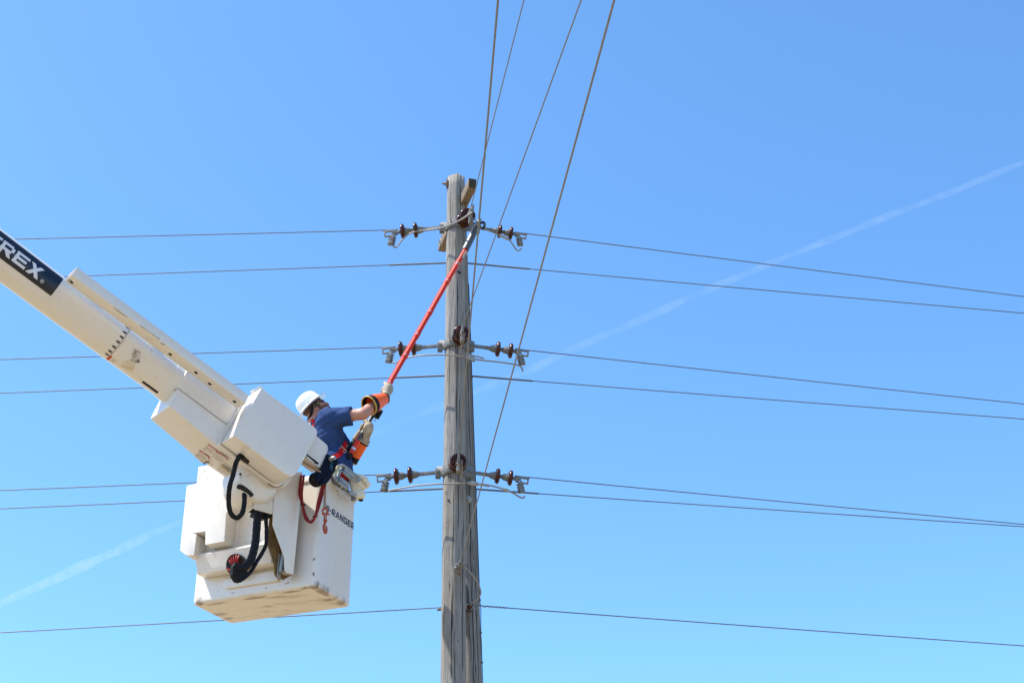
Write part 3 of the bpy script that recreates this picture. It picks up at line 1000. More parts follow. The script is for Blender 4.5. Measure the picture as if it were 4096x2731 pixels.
jm, _ = wire_path('jumper_wire', [(1568, 1445, 13.0), (1574, 1451, 12.99), (1586, 1451, 12.98), (1605, 1439, 12.94), (1627, 1431, 12.90), (1693, 1421, 12.82), (1776, 1419, 12.78), (1820, 1422, 12.77), (1870, 1430, 12.77), (1906, 1438, 12.79), (1970, 1445, 12.88), (2025, 1452, 12.98), (2072, 1461, 13.04), (2086, 1470, 13.06), (2092, 1486, 13.07)], 0.0085, 'wirelight', 'long jumper wire bowed below the middle bracket, with a square connector block', jg)
def conn(nm, par, c, ax, up, hx_, hy_, hz_, box):
    b = MB()
    if box:
        b.box(c, ax, up, ax.cross(up), hx_, hy_, hz_)
        b.bolt(c - ax.cross(up) * (-hz_ if ax.cross(up).y < 0 else hz_), Vector((0, -1, 0)), 0.010, 0.01)
    else:
        b.tube([c - ax * hx_, c - ax * hx_ * 0.85, c + ax * hx_ * 0.85, c + ax * hx_], [hy_ * 0.75, hy_, hy_, hy_ * 0.75], 12)
        b.tube([c - ax * hx_ * 0.5 - up * hy_ * 0.7, c + ax * hx_ - up * hy_ * 0.8], hy_ * 0.7, 10)
    o = b.build(nm, M['alu'], None, bevel=0.003 if box else 0)
    return adopt(o, par)
ax_ = (at_y(1902, 1437, 12.78) - at_y(1862, 1423, 12.77)).normalized()
conn('connector', jm, at_y(1882, 1429, 12.765), ax_, Z, 0.046, 0.031, 0.014, True)
wire_path('jumper_wire', [(1858, 1330, fM.y + 0.1), (1856, 1345, fM.y + 0.12), (1851, 1369, 12.66), (1843, 1391, 12.74), (1843, 1406, 12.77), (1850, 1414, 12.78), (1872, 1420, 12.775), (1903, 1424, 12.76), (1920, 1429, 12.77), (1935, 1433, 12.79)], 0.0085, 'wirelight', 'short jumper dropping from the middle front clamp into the square connector', jg)
jb, _ = wire_path('jumper_wire', [(1551, 1957, 13.0), (1558, 1961, 12.99), (1574, 1958, 12.96), (1651, 1944, 12.86), (1736, 1936, 12.79), (1822, 1933, 12.76), (1870, 1932, 12.75), (1916, 1935, 12.79), (1961, 1941, 12.88), (2016, 1956, 12.97), (2050, 1970, 13.02), (2078, 1987, 13.05), (2090, 1991, 13.06), (2100, 1984, 13.06)], 0.0085, 'wirelight', 'long jumper wire bowed below the lowest bracket, with a round connector sleeve', jg)
ax_ = (at_y(1913, 1934, 12.78) - at_y(1870, 1931, 12.75)).normalized()
conn('connector', jb, at_y(1891, 1932, 12.755), ax_, Z, 0.050, 0.017, 0.017, False)
s2 = MB().tube([at_y(2017, 1955, 12.97), at_y(2022, 1958, 12.975), at_y(2034, 1963, 12.995)], [0.017, 0.0145, 0.0135], 10).build('splice_sleeve', M['alu'], None)
adopt(s2, jb)
wire_path('jumper_wire', [(1845, 1838, fB.y + 0.1), (1847, 1858, fB.y + 0.12), (1848, 1880, 12.66), (1846, 1907, 12.72), (1853, 1921, 12.74), (1866, 1929, 12.75), (1895, 1934, 12.75), (1935, 1941, 12.78), (1955, 1945, 12.82)], 0.0075, 'wirelight', 'short jumper dropping from the lowest front clamp into the round connector', jg)
# clamp blocks where the front jumpers meet the dead-end clamps
for nm in ('top', 'middle', 'bottom'):
    pass
# ================================================================== aerial lift
U0 = Vector((0.7228, 0.5791, -0.3772)); W0 = Vector((-0.3207, -0.2024, -0.9253)); D0 = Vector((-0.6122, 0.7898, 0.0394))
BF = Frame(at_y(1100, 1730, 11.40), U0, W0, D0)
def depth_for(p0, p1, d0=0.0):
    """how deep along D the point seen at p0 must be pushed to be seen at p1"""
    A = BF.pt(*p0, d0)
    best = min((math.hypot(proj(A + BF.D * t)[0] - p1[0], proj(A + BF.D * t)[1] - p1[1]), t) for t in [i * 0.005 for i in range(1, 200)])
    return best[1]
TC = depth_for((936, 1741), (875, 1776))
TH = TC + depth_for((676, 1623), (600, 1677), TC)
print('cover depth', TC, 'housing back', TH)

# bucket frame: U along the long face (away from the near corner), D outwards from that face
AZB = RAD(156.5)
ub = Vector((math.cos(AZB), math.sin(AZB), 0)); vb = Vector((-ub.y * -1 if False else -math.sin(AZB), math.cos(AZB), 0))
vb = Vector((-ub.y, ub.x, 0))                    # outward normal of the long face, towards the viewer
if vb.y > 0: vb = -vb
inb = -vb
NB = at_z(1262, 2344, 5.684)
LB, WB, HB = 1.235, 0.615, 1.015
KF = Frame(NB, ub, Z, vb)
lift_label = 'white aerial lift boom with black lettered panel, holding a two-man work bucket'
lift = root('aerial_lift', lift_label, 'bucket lift', BF.pt(880, 1640, TC))

def poly(fr, pxs, d): return [fr.pt(x, y, d) for x, y in pxs]
def rounded(pxs, rs, n=5):
    """round the corners of a picture-space outline before it is laid on its plane"""
    out = []
    m_ = len(pxs)
    for i, (x, y) in enumerate(pxs):
        r = rs[i] if isinstance(rs, (list, tuple)) else rs
        if r <= 0:
            out.append((x, y)); continue
        a = Vector((pxs[i - 1][0] - x, pxs[i - 1][1] - y)).normalized()
        b = Vector((pxs[(i + 1) % m_][0] - x, pxs[(i + 1) % m_][1] - y)).normalized()
        P0 = Vector((x, y)) + a * r; P2 = Vector((x, y)) + b * r; P1 = Vector((x, y))
        for k in range(n + 1):
            t = k / n
            q = P0 * (1 - t) ** 2 + P1 * 2 * t * (1 - t) + P2 * t * t
            out.append((q.x, q.y))
    return out

# ---- upper boom tube
dax = TC + 0.175
axp = BF.pt(691, 1538, dax)
rt = 77.5 * mpp(axp)
tub = BF.U * -1
tA = axp - tub * 0.35
NS = 48
bm_ = MB()
ux, uy = BF.W.copy(), (BF.D * -1)               # tube cross axes: down, towards viewer
TAPER = rt * 0.042
def tube_pt(s_, a, r=None):
    """s_: metres up the boom from its tip end, a: angle from 'towards viewer' turning down"""
    rr_ = (rt if r is None else r) + TAPER * s_
    return axp + tub * s_ + (uy * math.cos(a) + ux * math.sin(a)) * rr_
rings = []
for s_ in [-0.3, 0.2, 0.6, 1.0, 1.5, 2.0, 2.6, 3.2, 4.0, 5.0, 6.2]:
    rings.append([tube_pt(s_, 2 * math.pi * k / NS) for k in range(NS)])
bm_.rings(rings)
boom = bm_.build('boom', M['boom'], lift)
def on_tube(px, py, r=None):
    if r is None:
        s_g = on_tube(px, py, rt)[0]
        return on_tube(px, py, rt + TAPER * s_g)
    rr_ = r
    d = ray(px, py).normalized()
    o = CAM - axp
    dd = d - tub * d.dot(tub); oo = o - tub * o.dot(tub)
    a, b, c = dd.dot(dd), 2 * dd.dot(oo), oo.dot(oo) - rr_ * rr_
    q = b * b - 4 * a * c
    t = (-b - math.sqrt(max(q, 0))) / (2 * a)
    P = CAM + d * t
    v = P - axp
    return v.dot(tub), math.atan2(v.dot(ux), v.dot(uy))
def tube_patch(name, m, s0, s1, a0, a1, r, parent, na=20, ns=2, th=0.0015):
    b = MB()
    vs, fs = [], []
    for i in range(ns + 1):
        for k in range(na + 1):
            vs.append(tube_pt(s0 + (s1 - s0) * i / ns, a0 + (a1 - a0) * k / na, r))
    for i in range(ns + 1):
        for k in range(na + 1):
            vs.append(tube_pt(s0 + (s1 - s0) * i / ns, a0 + (a1 - a0) * k / na, r - th))
    o = (ns + 1) * (na + 1)
    for i in range(ns):
        for k in range(na):
            q = i * (na + 1) + k
            fs += [(q, q + 1, q + na + 2, q + na + 1), (o + q, o + q + na + 1, o + q + na + 2, o + q + 1)]
    for i in range(ns):
        for k in (0, na):
            q = i * (na + 1) + k
            fs.append((q, q + na + 1, o + q + na + 1, o + q))
    for k in range(na):
        for i in (0, ns):
            q = i * (na + 1) + k
            fs.append((q, q + 1, o + q + 1, o + q))
    b.add(vs, fs)
    return b.build(name, m, parent, sharp=60)

# ---- black panel with pale lettering, wrapped on the tube
s_br, a_br = on_tube(204, 1184); s_tr, a_tr = on_tube(252, 1115)
print('panel', s_br, a_br, s_tr, a_tr)
_, a_top = on_tube(60, 968); _, a_bot = on_tube(60, 1079)
s_end = (s_br + s_tr) / 2
panel = tube_patch('lettered_panel', M['black_vinyl'], s_end, s_end + 2.05, a_tr, a_br, rt + 0.003, boom, 24, 6)
# block letters as strokes: unit box, x right, y up
GL = {
    'T': [((0, .88), (1, .88), .24), ((.5, 0), (.5, .88), .27)],
    'E': [((.13, 0), (.13, 1), .26), ((0, .89), (1, .89), .22), ((0, .5), (.9, .5), .21), ((0, .11), (1, .11), .22)],
    'R': [((.13, 0), (.13, 1), .26), ((0, .89), (.8, .89), .22), ((.86, .86), (.86, .5), .26), ((0, .43), (.82, .43), .21), ((.5, .4), (.88, 0), .28)],
    'X': [((.14, 1), (.86, 0), .30), ((.14, 0), (.86, 1), .30)],
    'H': [((.13, 0), (.13, 1), .24), ((.87, 0), (.87, 1), .24), ((0, .5), (1, .5), .22)],
    'I': [((.5, 0), (.5, 1), .9)],
    '-': [((0, .48), (1, .48), .22)],
    'A': [((.12, 0), (.42, 1), .24), ((.88, 0), (.58, 1), .24), ((.25, .3), (.75, .3), .19)],
    'N': [((.12, 0), (.12, 1), .24), ((.88, 0), (.88, 1), .24), ((.14, .96), (.86, .04), .26)],
    'G': [((.12, .1), (.12, .9), .24), ((.05, .89), (1, .89), .21), ((.05, .11), (1, .11), .21), ((.88, .1), (.88, .52), .24), ((.5, .5), (1, .5), .2)],
    'D': [((.13, 0), (.13, 1), .25), ((0, .89), (.75, .89), .22), ((0, .11), (.75, .11), .22), ((.88, .14), (.88, .86), .24)],
    'C': [((.12, .1), (.12, .9), .24), ((.05, .89), (1, .89), .21), ((.05, .11), (1, .11), .21)],
    'U': [((.13, .1), (.13, 1), .25), ((.87, .1), (.87, 1), .25), ((.05, .11), (.95, .11), .22)],
    'O': [((.13, .1), (.13, .9), .25), ((.87, .1), (.87, .9), .25), ((.05, .11), (.95, .11), .22), ((.05, .89), (.95, .89), .22)],
}
def letter(mb, ch, put, wd, off=0.0, th=0.0006, sub=6):
    """strokes of one letter; put(x, y, lift) gives the place for x,y in the unit box"""
    for j, ((x0, y0), (x1, y1), w_) in enumerate(GL[ch]):
        dx, dy = (x1 - x0) * wd, y1 - y0
        L = math.hypot(dx, dy)
        nx, ny = -dy / L * w_ / 2 , dx / L * w_ / 2
        e = j * 0.00025
        vs = []
        if dy != 0 and dx != 0:                  # slanted stroke: cut level at top and bottom
            hw = w_ / 2 * L / abs(dy)
            q = [(x0 * wd - hw, y0), (x0 * wd + hw, y0), (x1 * wd + hw, y1), (x1 * wd - hw, y1)]
        else:
            q = [(x0 * wd + nx, y0 + ny), (x0 * wd - nx, y0 - ny), (x1 * wd - nx, y1 - ny), (x1 * wd + nx, y1 + ny)]
        q = [(min(max(a, 0), wd), min(max(b, 0), 1)) for a, b in q]
        top, bot = [], []
        for i in range(sub + 1):
            t = i / sub
            for (a, b), (c, d) in ((q[0], q[3]), (q[1], q[2])):
                top.append(put((a + (c - a) * t), b + (d - b) * t, off + th + e))
                bot.append(put((a + (c - a) * t), b + (d - b) * t, off + e * 0.5))
        n_ = len(top)
        fs = []
        for i in range(sub):
            a = 2 * i
            fs += [(a, a + 1, a + 3, a + 2), (n_ + a, n_ + a + 2, n_ + a + 3, n_ + a + 1), (a, a + 2, n_ + a + 2, n_ + a), (a + 1, n_ + a + 1, n_ + a + 3, a + 3)]
        fs += [(0, n_, n_ + 1, 1), (n_ - 2, n_ - 1, 2 * n_ - 1, 2 * n_ - 2)]
        mb.add(top + bot, fs)
sX1, aX1 = on_tube(153, 1120); sX0, aX0 = on_tube(176, 1082)
_, aT = on_tube(125, 1048); _, aB = on_tube(104.6, 1088)
sE0, aE0 = on_tube(84, 1011); sE1, aE1 = on_tube(53.5, 1051.5)
aT = (aX0 + aE0) / 2; aB = (aX1 + aE1) / 2
LH = (aB - aT) * rt
s_right = (sX0 + sX1) / 2
adv = None
sEr, _ = on_tube(110, 1060)
cap_w = LH * 1.22
gap = LH * 0.13
word = MB()
s_cur = s_right
for ch in reversed('TEREX'):
    def put(x, y, lf, s0=s_cur):
        return tube_pt(s0 + cap_w - x * LH - 0.0, aT + (1 - y) * (aB - aT), rt + 0.0034 + lf)
    letter(word, ch, put, cap_w / LH)
    s_cur += cap_w + gap
word.build('lettering', M['white_vinyl'], panel, sharp=60)
# registered mark
sR, aR = on_tube(168, 1125.5)
rg_ = MB()
q0_ = tube_pt(sR, aR, rt + 0.004)
nr_ = (q0_ - (axp + tub * sR)).normalized()
rg_.torus(q0_, nr_, 0.0145, 0.0016, 20, 4)
tdir = tub * -1
udir = nr_.cross(tdir); udir = udir if udir.z > 0 else -udir
letter(rg_, 'R', lambda x, y, lf: q0_ + tdir * (x - 0.5) * 0.013 + udir * (y - 0.5) * 0.015 + nr_ * (0.0005 + lf), 0.9, sub=1)
rg_.build('registered_mark', M['white_vinyl'], panel, sharp=60)

# ---- ring line with a row of arrows, small danger label, glue residue, dark strip
sl0, al0 = on_tube(520, 1317); sl1, al1 = on_tube(428, 1430)
s_line = (sl0 + sl1) / 2
tube_patch('ring_line', M['print'], s_line - 0.0028, s_line + 0.0028, -1.25, 1.35, rt + 0.0028, boom, 40, 1)
for px_, py_ in ((514, 1314), (502, 1332), (489, 1350), (475, 1369), (459, 1389), (444, 1407), (430, 1418)):
    s_, a_ = on_tube(px_, py_)
    s_ = s_line + 0.021
    ar = MB()
    def tp(ds, da): return tube_pt(s_ + ds, a_ + da / rt, rt + 0.0028)
    def tp2(ds, da): return tube_pt(s_ + ds, a_ + da / rt, rt + 0.0008)
    shp = [(0.020, -0.006), (0.020, 0.006), (0.0, 0.006), (0.0, 0.013), (-0.018, 0.0), (0.0, -0.013), (0.0, -0.006)]
    n_ = len(shp)
    ar.add([tp(*q) for q in shp] + [tp2(*q) for q in shp], [tuple(range(n_)), tuple(range(2 * n_ - 1, n_ - 1, -1))] + [(i, (i + 1) % n_, n_ + (i + 1) % n_, n_ + i) for i in range(n_)])
    ar.build('arrow_mark', M['black_vinyl'], boom)
sd, ad = on_tube(449, 1432)
dl = tube_patch('danger_label', M['label_white'], sd - 0.040, sd + 0.028, ad - 0.10, ad + 0.36, rt + 0.0022, boom, 8, 1)
for i_ in range(4):
    tube_patch('small_print', M['print'], sd - 0.006 - 0.009 * i_, sd - 0.003 - 0.009 * i_, ad - 0.05, ad + 0.26 - 0.05 * (i_ % 2), rt + 0.0030, dl, 6, 1)
hd = tube_patch('label_header', M['label_red'], sd + 0.008, sd + 0.029, ad - 0.10, ad + 0.36, rt + 0.0032, dl, 8, 1)

def residue_mat():
    m, nt, p = newmat('residue_patch')
    co = objco(nt)
    f = noise(nt, 16, 8, co, 0.7, 1.0)
    nt.links.new(ramp(nt, f, [(0.35, (0.66, 0.60, 0.52)), (0.5, (0.44, 0.37, 0.31)), (0.62, (0.16, 0.13, 0.11))]), p.inputs['Base Color'])
    p.inputs['Roughness'].default_value = 0.8
    return m
M['residue'] = residue_mat()
def rust_mat():
    m, nt, p = newmat('rusty_stain')
    co = objco(nt)
    f = noise(nt, 13, 8, co, 0.75, 1.2)
    nt.links.new(ramp(nt, f, [(0.38, (0.72, 0.66, 0.55)), (0.52, (0.60, 0.50, 0.36)), (0.70, (0.30, 0.19, 0.09))]), p.inputs['Base Color'])
    p.inputs['Roughness'].default_value = 0.8
    return m
M['ruststain'] = rust_mat()
def ragged(name, m, pxs, r, parent, seed):
    """ragged-edged thin film on the tube"""
    rg = np.random.default_rng(seed)
    pts = []
    n_ = len(pxs)
    for i in range(n_):
        a, b = Vector(pxs[i]), Vector(pxs[(i + 1) % n_])
        for k in range(7):
            q = a + (b - a) * k / 7 + Vector((rg.normal(0, 1.6), rg.normal(0, 1.6)))
            pts.append(on_tube(q.x, q.y))
    cs = sum(p_[0] for p_ in pts) / len(pts); ca_ = sum(p_[1] for p_ in pts) / len(pts)
    top = [tube_pt(s_, a_, r) for s_, a_ in pts] + [tube_pt(cs + (s_ - cs) * .5, ca_ + (a_ - ca_) * .5, r + 0.0006) for s_, a_ in pts] + [tube_pt(cs, ca_, r + 0.0006)]
    n2 = len(pts)
    fs = []
    for i in range(n2):
        j = (i + 1) % n2
        fs += [(i, j, n2 + j, n2 + i), (n2 + i, n2 + j, 2 * n2)]
    b = MB().add(top, fs)
    return b.build(name, m, parent, solid=False, sharp=80)
ragged('glue_residue', M['residue'], [(535, 1392), (562, 1407), (566, 1425), (556, 1452), (541, 1451), (522, 1442)], rt + 0.0016, boom, 5)
ragged('glue_residue', M['ruststain'], [(520, 1436), (538, 1452), (536, 1472), (522, 1490), (498, 1474), (482, 1462), (494, 1448)], rt + 0.0016, boom, 6)
ss, as_ = on_tube(572, 1524); se, ae = on_tube(648, 1580)
stp = tube_patch('dark_strip', M['dark'], se, ss, ae - 0.045, ae + 0.13, rt + 0.0022, boom, 6, 4)
for i, (px_, py_) in enumerate(((560, 1512), (660, 1590), (621, 1507))):
    s_, a_ = on_tube(px_, py_)
    q = tube_pt(s_, a_, rt)
    MB().lathe([(-0.004, 0.010), (0.003, 0.010), (0.005, 0.005)], q, q - (axp + tub * s_), 12).build('rivet', M['cream'], boom)

# ---- housing at the boom tip
hb = MB()
fpx = [(755, 1466), (962, 1618), (1075, 1722), (1210, 1826), (1150, 1960), (1075, 1928), (860, 1778), (676, 1623)]
front = poly(BF, rounded(fpx, [8, 0, 0, 40, 50, 0, 0, 8]), TC + 0.002)
hb.prism(front, BF.D * (TH - TC))
hous = hb.build('tip_housing', M['gel'], lift, bevel=0.012, seg=3)
# sloping throat between housing front and the boom
# seam of the housing lid, cut as a thin dark groove
sm = MB()
a_, b_ = BF.pt(713, 1553, TC - 0.0005), BF.pt(908, 1698, TC - 0.0005)
sm.tube([BF.pt(694, 1563, TC + 0.06), BF.pt(703, 1556, TC + 0.012), a_, a_ + (b_ - a_) * 0.5, b_], 0.0032, 6)
sm.build('lid_seam', M['print'], hous)
for px_, py_ in ((750, 1569), (909, 1690)):
    q = BF.pt(px_, py_, TC + 0.001)
    MB().lathe([(0, 0.008), (0.003, 0.008), (0.005, 0.004)], q, -BF.D, 12).build('rivet', M['cream'], hous)
# collar opening where the boom enters
co_ = MB()
ov = axp + tub * 0.02
rings = []
for s_, r_ in ((0.075, rt + 0.004), (0.03, rt + 0.006), (-0.05, rt + 0.010)):
    rings.append([axp + tub * s_ + (uy * math.cos(2 * math.pi * k / 40) + ux * math.sin(2 * math.pi * k / 40)) * r_ for k in range(40)])
co_.rings(rings)
co_.build('collar', M['gel'], hous)

# knuckle: broad round end under the housing that the bucket mount hangs from
kn_c = BF.pt(1040, 1915, TC + 0.03)
kr = 94 * mpp(kn_c)
kd = TH - TC - 0.02
kb = MB()
kb.lathe([(0, kr * 0.80), (0.012, kr * 0.92), (0.04, kr), (kd - 0.05, kr), (kd - 0.015, kr * 0.95), (kd, kr * 0.86)], kn_c, BF.D, 56)
knk = kb.build('knuckle', M['gel'], lift, sharp=50)

# ---- cover box
cpx = [(1045, 1550), (1277, 1721), (1173, 1920), (936, 1741)]
cb = MB()
rp = rounded(cpx, [5, 26, 44, 5], 7)
cb.prism(poly(BF, rp, 0.0), BF.D * (TC - 0.03))
cover = cb.build('cover_box', M['gel'], lift, bevel=0.007, seg=3, sharp=50)
# tray the cover sits on, a little wider, with a dark gap between
def grow(pxs, k):
    cx_ = sum(p_[0] for p_ in pxs) / len(pxs); cy_ = sum(p_[1] for p_ in pxs) / len(pxs)
    return [(cx_ + (x - cx_) * k, cy_ + (y - cy_) * k) for x, y in pxs]
A0 = [BF.to(q) for q in poly(BF, rp, 0.0)]
cu = sum(a[0] for a in A0) / len(A0); cw = sum(a[1] for a in A0) / len(A0)
def offs(e, d):
    out = []
    for u_, w__, _ in A0:
        du, dw = u_ - cu, w__ - cw
        L = math.hypot(du, dw)
        out.append(BF.P(u_ + du / L * e, w__ + dw / L * e, d))
    return out
gp = MB().prism(offs(-0.004, TC - 0.0302), BF.D * 0.008)  # dark sheet standing for the shade in the gap under the cover
gp.build('gap_shade', M['dark'], cover)
tr = MB().prism(offs(0.022, TC - 0.022), BF.D * 0.05)
tray = tr.build('tray', M['gel'], cover, bevel=0.005)
# hinged rear step of the cover by the beam end
st = MB().prism(poly(BF, rounded([(1012, 1558), (1046, 1540), (1060, 1560), (1036, 1590)], 4), TC - 0.09), BF.D * 0.06)
st.build('cover_hinge', M['gel'], cover, bevel=0.004)
# amber window at the lower corner of the cover
aw = MB().prism([BF.pt(*q, TC - 0.014) for q in rounded([(1072, 1934), (1094, 1914), (1108, 1922), (1136, 1931), (1124, 1946), (1098, 1948)], 3)], BF.D * 0.012)
aw.build('corner_insert', M['amber'], cover)

# slots in the underside with the hose ends
def under(px, py, wref):
    """point on the plane whose normal is W, at height wref in the boom frame"""
    r = ray(px, py)
    t = (BF.O + BF.W * wref - CAM).dot(BF.W) / r.dot(BF.W)
    return CAM + r * t
w_cov = BF.to(BF.pt(1050, 1828, 0.0))[1]
w_cov = sum(BF.to(BF.pt(*q, 0.0))[1] for q in ((936, 1741), (1173, 1920))) / 2
sl1_ = MB().prism([under(x, y, w_cov + 0.0015) for x, y in rounded([(940, 1824), (958, 1812), (968, 1816), (999, 1844), (996, 1852), (984, 1858), (962, 1842)], 4)], BF.W * -0.02)
sl1_.build('hose_slot', M['dark'], cover)

# ---- long box beam (stowed jib) along the top of the boom
DB = 0.03
bpx_top0, bpx_top1 = (309, 1068), (996, 1581)
bpx_bot0, bpx_bot1 = (286, 1100), (981, 1615)
bd = depth_for((288, 1099), (265, 1118), DB)
bd2 = depth_for((980, 1612), (950, 1633), DB)
print('beam depth', bd, bd2)
bb = MB()
bpts = poly(BF, [bpx_top0, bpx_top1, bpx_bot1, bpx_bot0], DB)
hh = 0.006
bb.prism(bpts, BF.D * max(bd, bd2))
beam = bb.build('jib_beam', M['boom'], lift, bevel=0.004, seg=2)
bdv = max(bd, bd2)
# open end of the beam
e0, e1 = bpts[0], bpts[3]
ee = MB()
cc = (e0 + e1) / 2 + BF.D * bdv / 2
ee.box(cc - BF.U * 0.001, BF.W, BF.D, BF.U, (e1 - e0).length / 2 - 0.012, bdv / 2 - 0.012, 0.002)
ee.build('open_end', M['print'], beam)
# bolt holes along its underside
wb = sum(BF.to(q)[1] for q in (bpts[2], bpts[3])) / 2
for px_, py_ in ((681, 1417), (784, 1490), (839, 1535), (938, 1606), (286, 1129)):
    q = BF.pt(px_, py_, DB + bdv * 0.5)
    # drop on to the underside plane
    r = ray(px_, py_)
    nn = (bpts[2] - bpts[3]).cross(BF.D).normalized()
    t = (bpts[3] - CAM).dot(nn) / r.dot(nn)
    q = CAM + r * t
    if nn.z > 0: nn = -nn
    hl = MB().lathe([(-0.004, 0.0165), (0.0012, 0.0165), (0.0014, 0.0125)], q, nn, 16)
    hl.build('bolt_hole', M['dark'], beam)
q = CAM + ray(279, 1122) * ((bpts[3] - CAM).dot(nn) / ray(279, 1122).dot(nn))
MB().bolt(q, nn, 0.014, 0.010).build('bolt', M['alu'], beam)
# standoffs that carry the beam on the tube
for s_ in (1.0, 0.35):
    c0_ = axp + tub * s_ - BF.W * (rt - 0.01)
    MB().box(c0_ - BF.W * 0.0 + uy * 0.07, BF.U, BF.D, BF.W, 0.035, 0.10, 0.02).build('standoff', M['boom'], beam, bevel=0.004)

# ---- warning labels on the housing underside
w_h = sum(BF.to(BF.pt(*q, TC))[1] for q in ((676, 1623), (860, 1778))) / 2
def hu(px, py, e=0.0):
    """the housing underside: the plane through its front lower edge and D"""
    a = BF.pt(676, 1623, TC); b = BF.pt(860, 1778, TC)
    n_ = (b - a).cross(BF.D).normalized()
    if n_.z > 0: n_ = -n_
    r = ray(px, py)
    t = (a - CAM).dot(n_) / r.dot(n_)
    return CAM + r * t + n_ * e
def lab_quad(pxs, e): return [hu(x, y, e) for x, y in pxs]
def sticker(name, m, pxs, e, parent, th=0.0008):
    b = MB().prism(lab_quad(pxs, e), (hu(800, 1750, 0) - hu(800, 1750, 1)) * th)
    return b.build(name, m, parent)
def lerp2(q, u, v):
    (a, b, c, d) = [Vector(p_) for p_ in q]       # a TL, b TR, c BR, d BL
    t = a + (b - a) * u; w_ = d + (c - d) * u
    r = t + (w_ - t) * v
    return (r.x, r.y)
def warn(q, head, hcol, rows, seed):
    lb = sticker('warning_label', M['label_white'], q, 0.0015, hous)
    hq = [lerp2(q, 0, 0), lerp2(q, 1, 0), lerp2(q, 1, 0.2), lerp2(q, 0, 0.2)]
    sticker('label_header', M[hcol], hq, 0.0023, lb)
    wd = MB()
    n_ = len(head)
    for i, ch in enumerate(head):
        def put(x, y, lf, i=i):
            p_ = lerp2(q, 0.22 + 0.68 * (i + 0.80 * x / 0.8) / n_, 0.17 - 0.14 * y)
            return hu(p_[0], p_[1], 0.0026 + lf)
        letter(wd, ch, put, 0.8, sub=1, th=0.0004)
    t3 = [lerp2(q, 0.06, 0.17), lerp2(q, 0.16, 0.17), lerp2(q, 0.11, 0.03)]
    wd.prism([hu(*p_, 0.003) for p_ in t3], (hu(800, 1750, 0) - hu(800, 1750, 1)) * 0.0005)
    wd.build('lettering', M['white_vinyl'] if hcol == 'label_red' else M['black_vinyl'], lb)
    rg = np.random.default_rng(seed)
    tx = MB()
    for k in range(rows):
        v = 0.30 + 0.62 * k / rows
        u0 = 0.07
        while u0 < 0.9:
            u1 = min(0.93, u0 + rg.uniform(0.08, 0.22))
            qq = [lerp2(q, u0, v), lerp2(q, u1, v), lerp2(q, u1, v + 0.032), lerp2(q, u0, v + 0.032)]
            tx.prism([hu(*p_, 0.0021) for p_ in qq], (hu(800, 1750, 0) - hu(800, 1750, 1)) * 0.0004)
            u0 = u1 + 0.03
            if rg.random() < 0.08: break
    o_ = tx.build('small_print', M['print'], lb)
    o_['kind'] = 'stuff'
warn([(835, 1774), (872, 1804), (842, 1824), (805, 1794)], 'DANGER', 'label_red', 9, 1)
warn([(800, 1798), (841, 1829), (810, 1852), (775, 1822)], 'DANGER', 'label_red', 9, 2)
warn([(875, 1806), (914, 1834), (885, 1856), (847, 1830)], 'DANGER', 'label_red', 8, 3)
warn([(885, 1859), (925, 1889), (902, 1904), (862, 1874)], 'CAUTION', 'label_yellow', 6, 4)
# black tape scraps by the labels
tp_ = MB()
for pa, pb, w_ in (((812, 1851), (838, 1846), 2.2), ((826, 1843), (816, 1860), 1.6), ((822, 1845), (842, 1852), 1.4), ((846, 1853), (850, 1862), 1.2)):
    pa, pb = Vector(pa), Vector(pb)
    d_ = (pb - pa).normalized(); n2 = Vector((-d_.y, d_.x)) * w_
    tp_.prism([hu(*q, 0.003) for q in (pa + n2, pb + n2 * 0.6, pb - n2 * 0.6, pa - n2)], (hu(800, 1750, 0) - hu(800, 1750, 1)) * 0.0006)
tp_.build('tape_scrap', M['black_vinyl'], hous)

# ---- bucket mount: side plate, amber inner channel, underside plate
PD = TC + 0.10
spx = [(1210, 1885), (1203, 1990), (1188, 2155), (1174, 2297), (1160, 2293), (1147, 2290), (1140, 2280), (1138, 2262), (1137, 2226), (1091, 2098), (1092, 2025), (1097, 1975), (1105, 1900)]
mt = MB().prism(poly(BF, spx, PD), BF.D * 0.009)
mount = mt.build('mount_side_plate', M['gel'], lift, bevel=0.003)
ch_ = MB()
inn = [(1097, 1990), (1082, 2040), (1076, 2098), (1068, 2172), (1095, 2255), (1097, 2292), (1104, 2306), (1134, 2319), (1174, 2298)]
d1 = PD + 0.11
back = poly(BF, [(1190, 1990), (1180, 2150), (1172, 2296), (1134, 2318), (1104, 2306), (1097, 2292), (1095, 2255), (1069, 2172), (1076, 2098), (1083, 2030), (1097, 1985)], d1)
ch_.prism(back, BF.D * 0.008)
# lips joining the two plates along the right edge and the foot
ra_, rb_ = BF.pt(1187, 2155, PD + 0.009), BF.pt(1173, 2296, PD + 0.009)
ch_.prism([BF.pt(1203, 1990, PD + 0.0095), BF.pt(1188, 2155, PD + 0.0095), BF.pt(1174, 2296, PD + 0.0095), BF.pt(1174, 2296, PD + 0.0095) + BF.D * 0.11, BF.pt(1188, 2155, PD + 0.0095) + BF.D * 0.11, BF.pt(1203, 1990, PD + 0.0095) + BF.D * 0.11], BF.U * -0.008)
f0, f1 = BF.pt(1141, 2283, PD + 0.0095), BF.pt(1173, 2296, PD + 0.0095)
ch_.prism([f0, f1, f1 + BF.D * 0.11, f0 + BF.D * 0.11], Z * 0.008)
ch_.build('mount_channel', M['amber'], mount)
rodm = MB()
rodm.cyl(BF.pt(1136, 2200, PD + 0.06), BF.pt(1122, 2285, PD + 0.05), 0.016, 10)
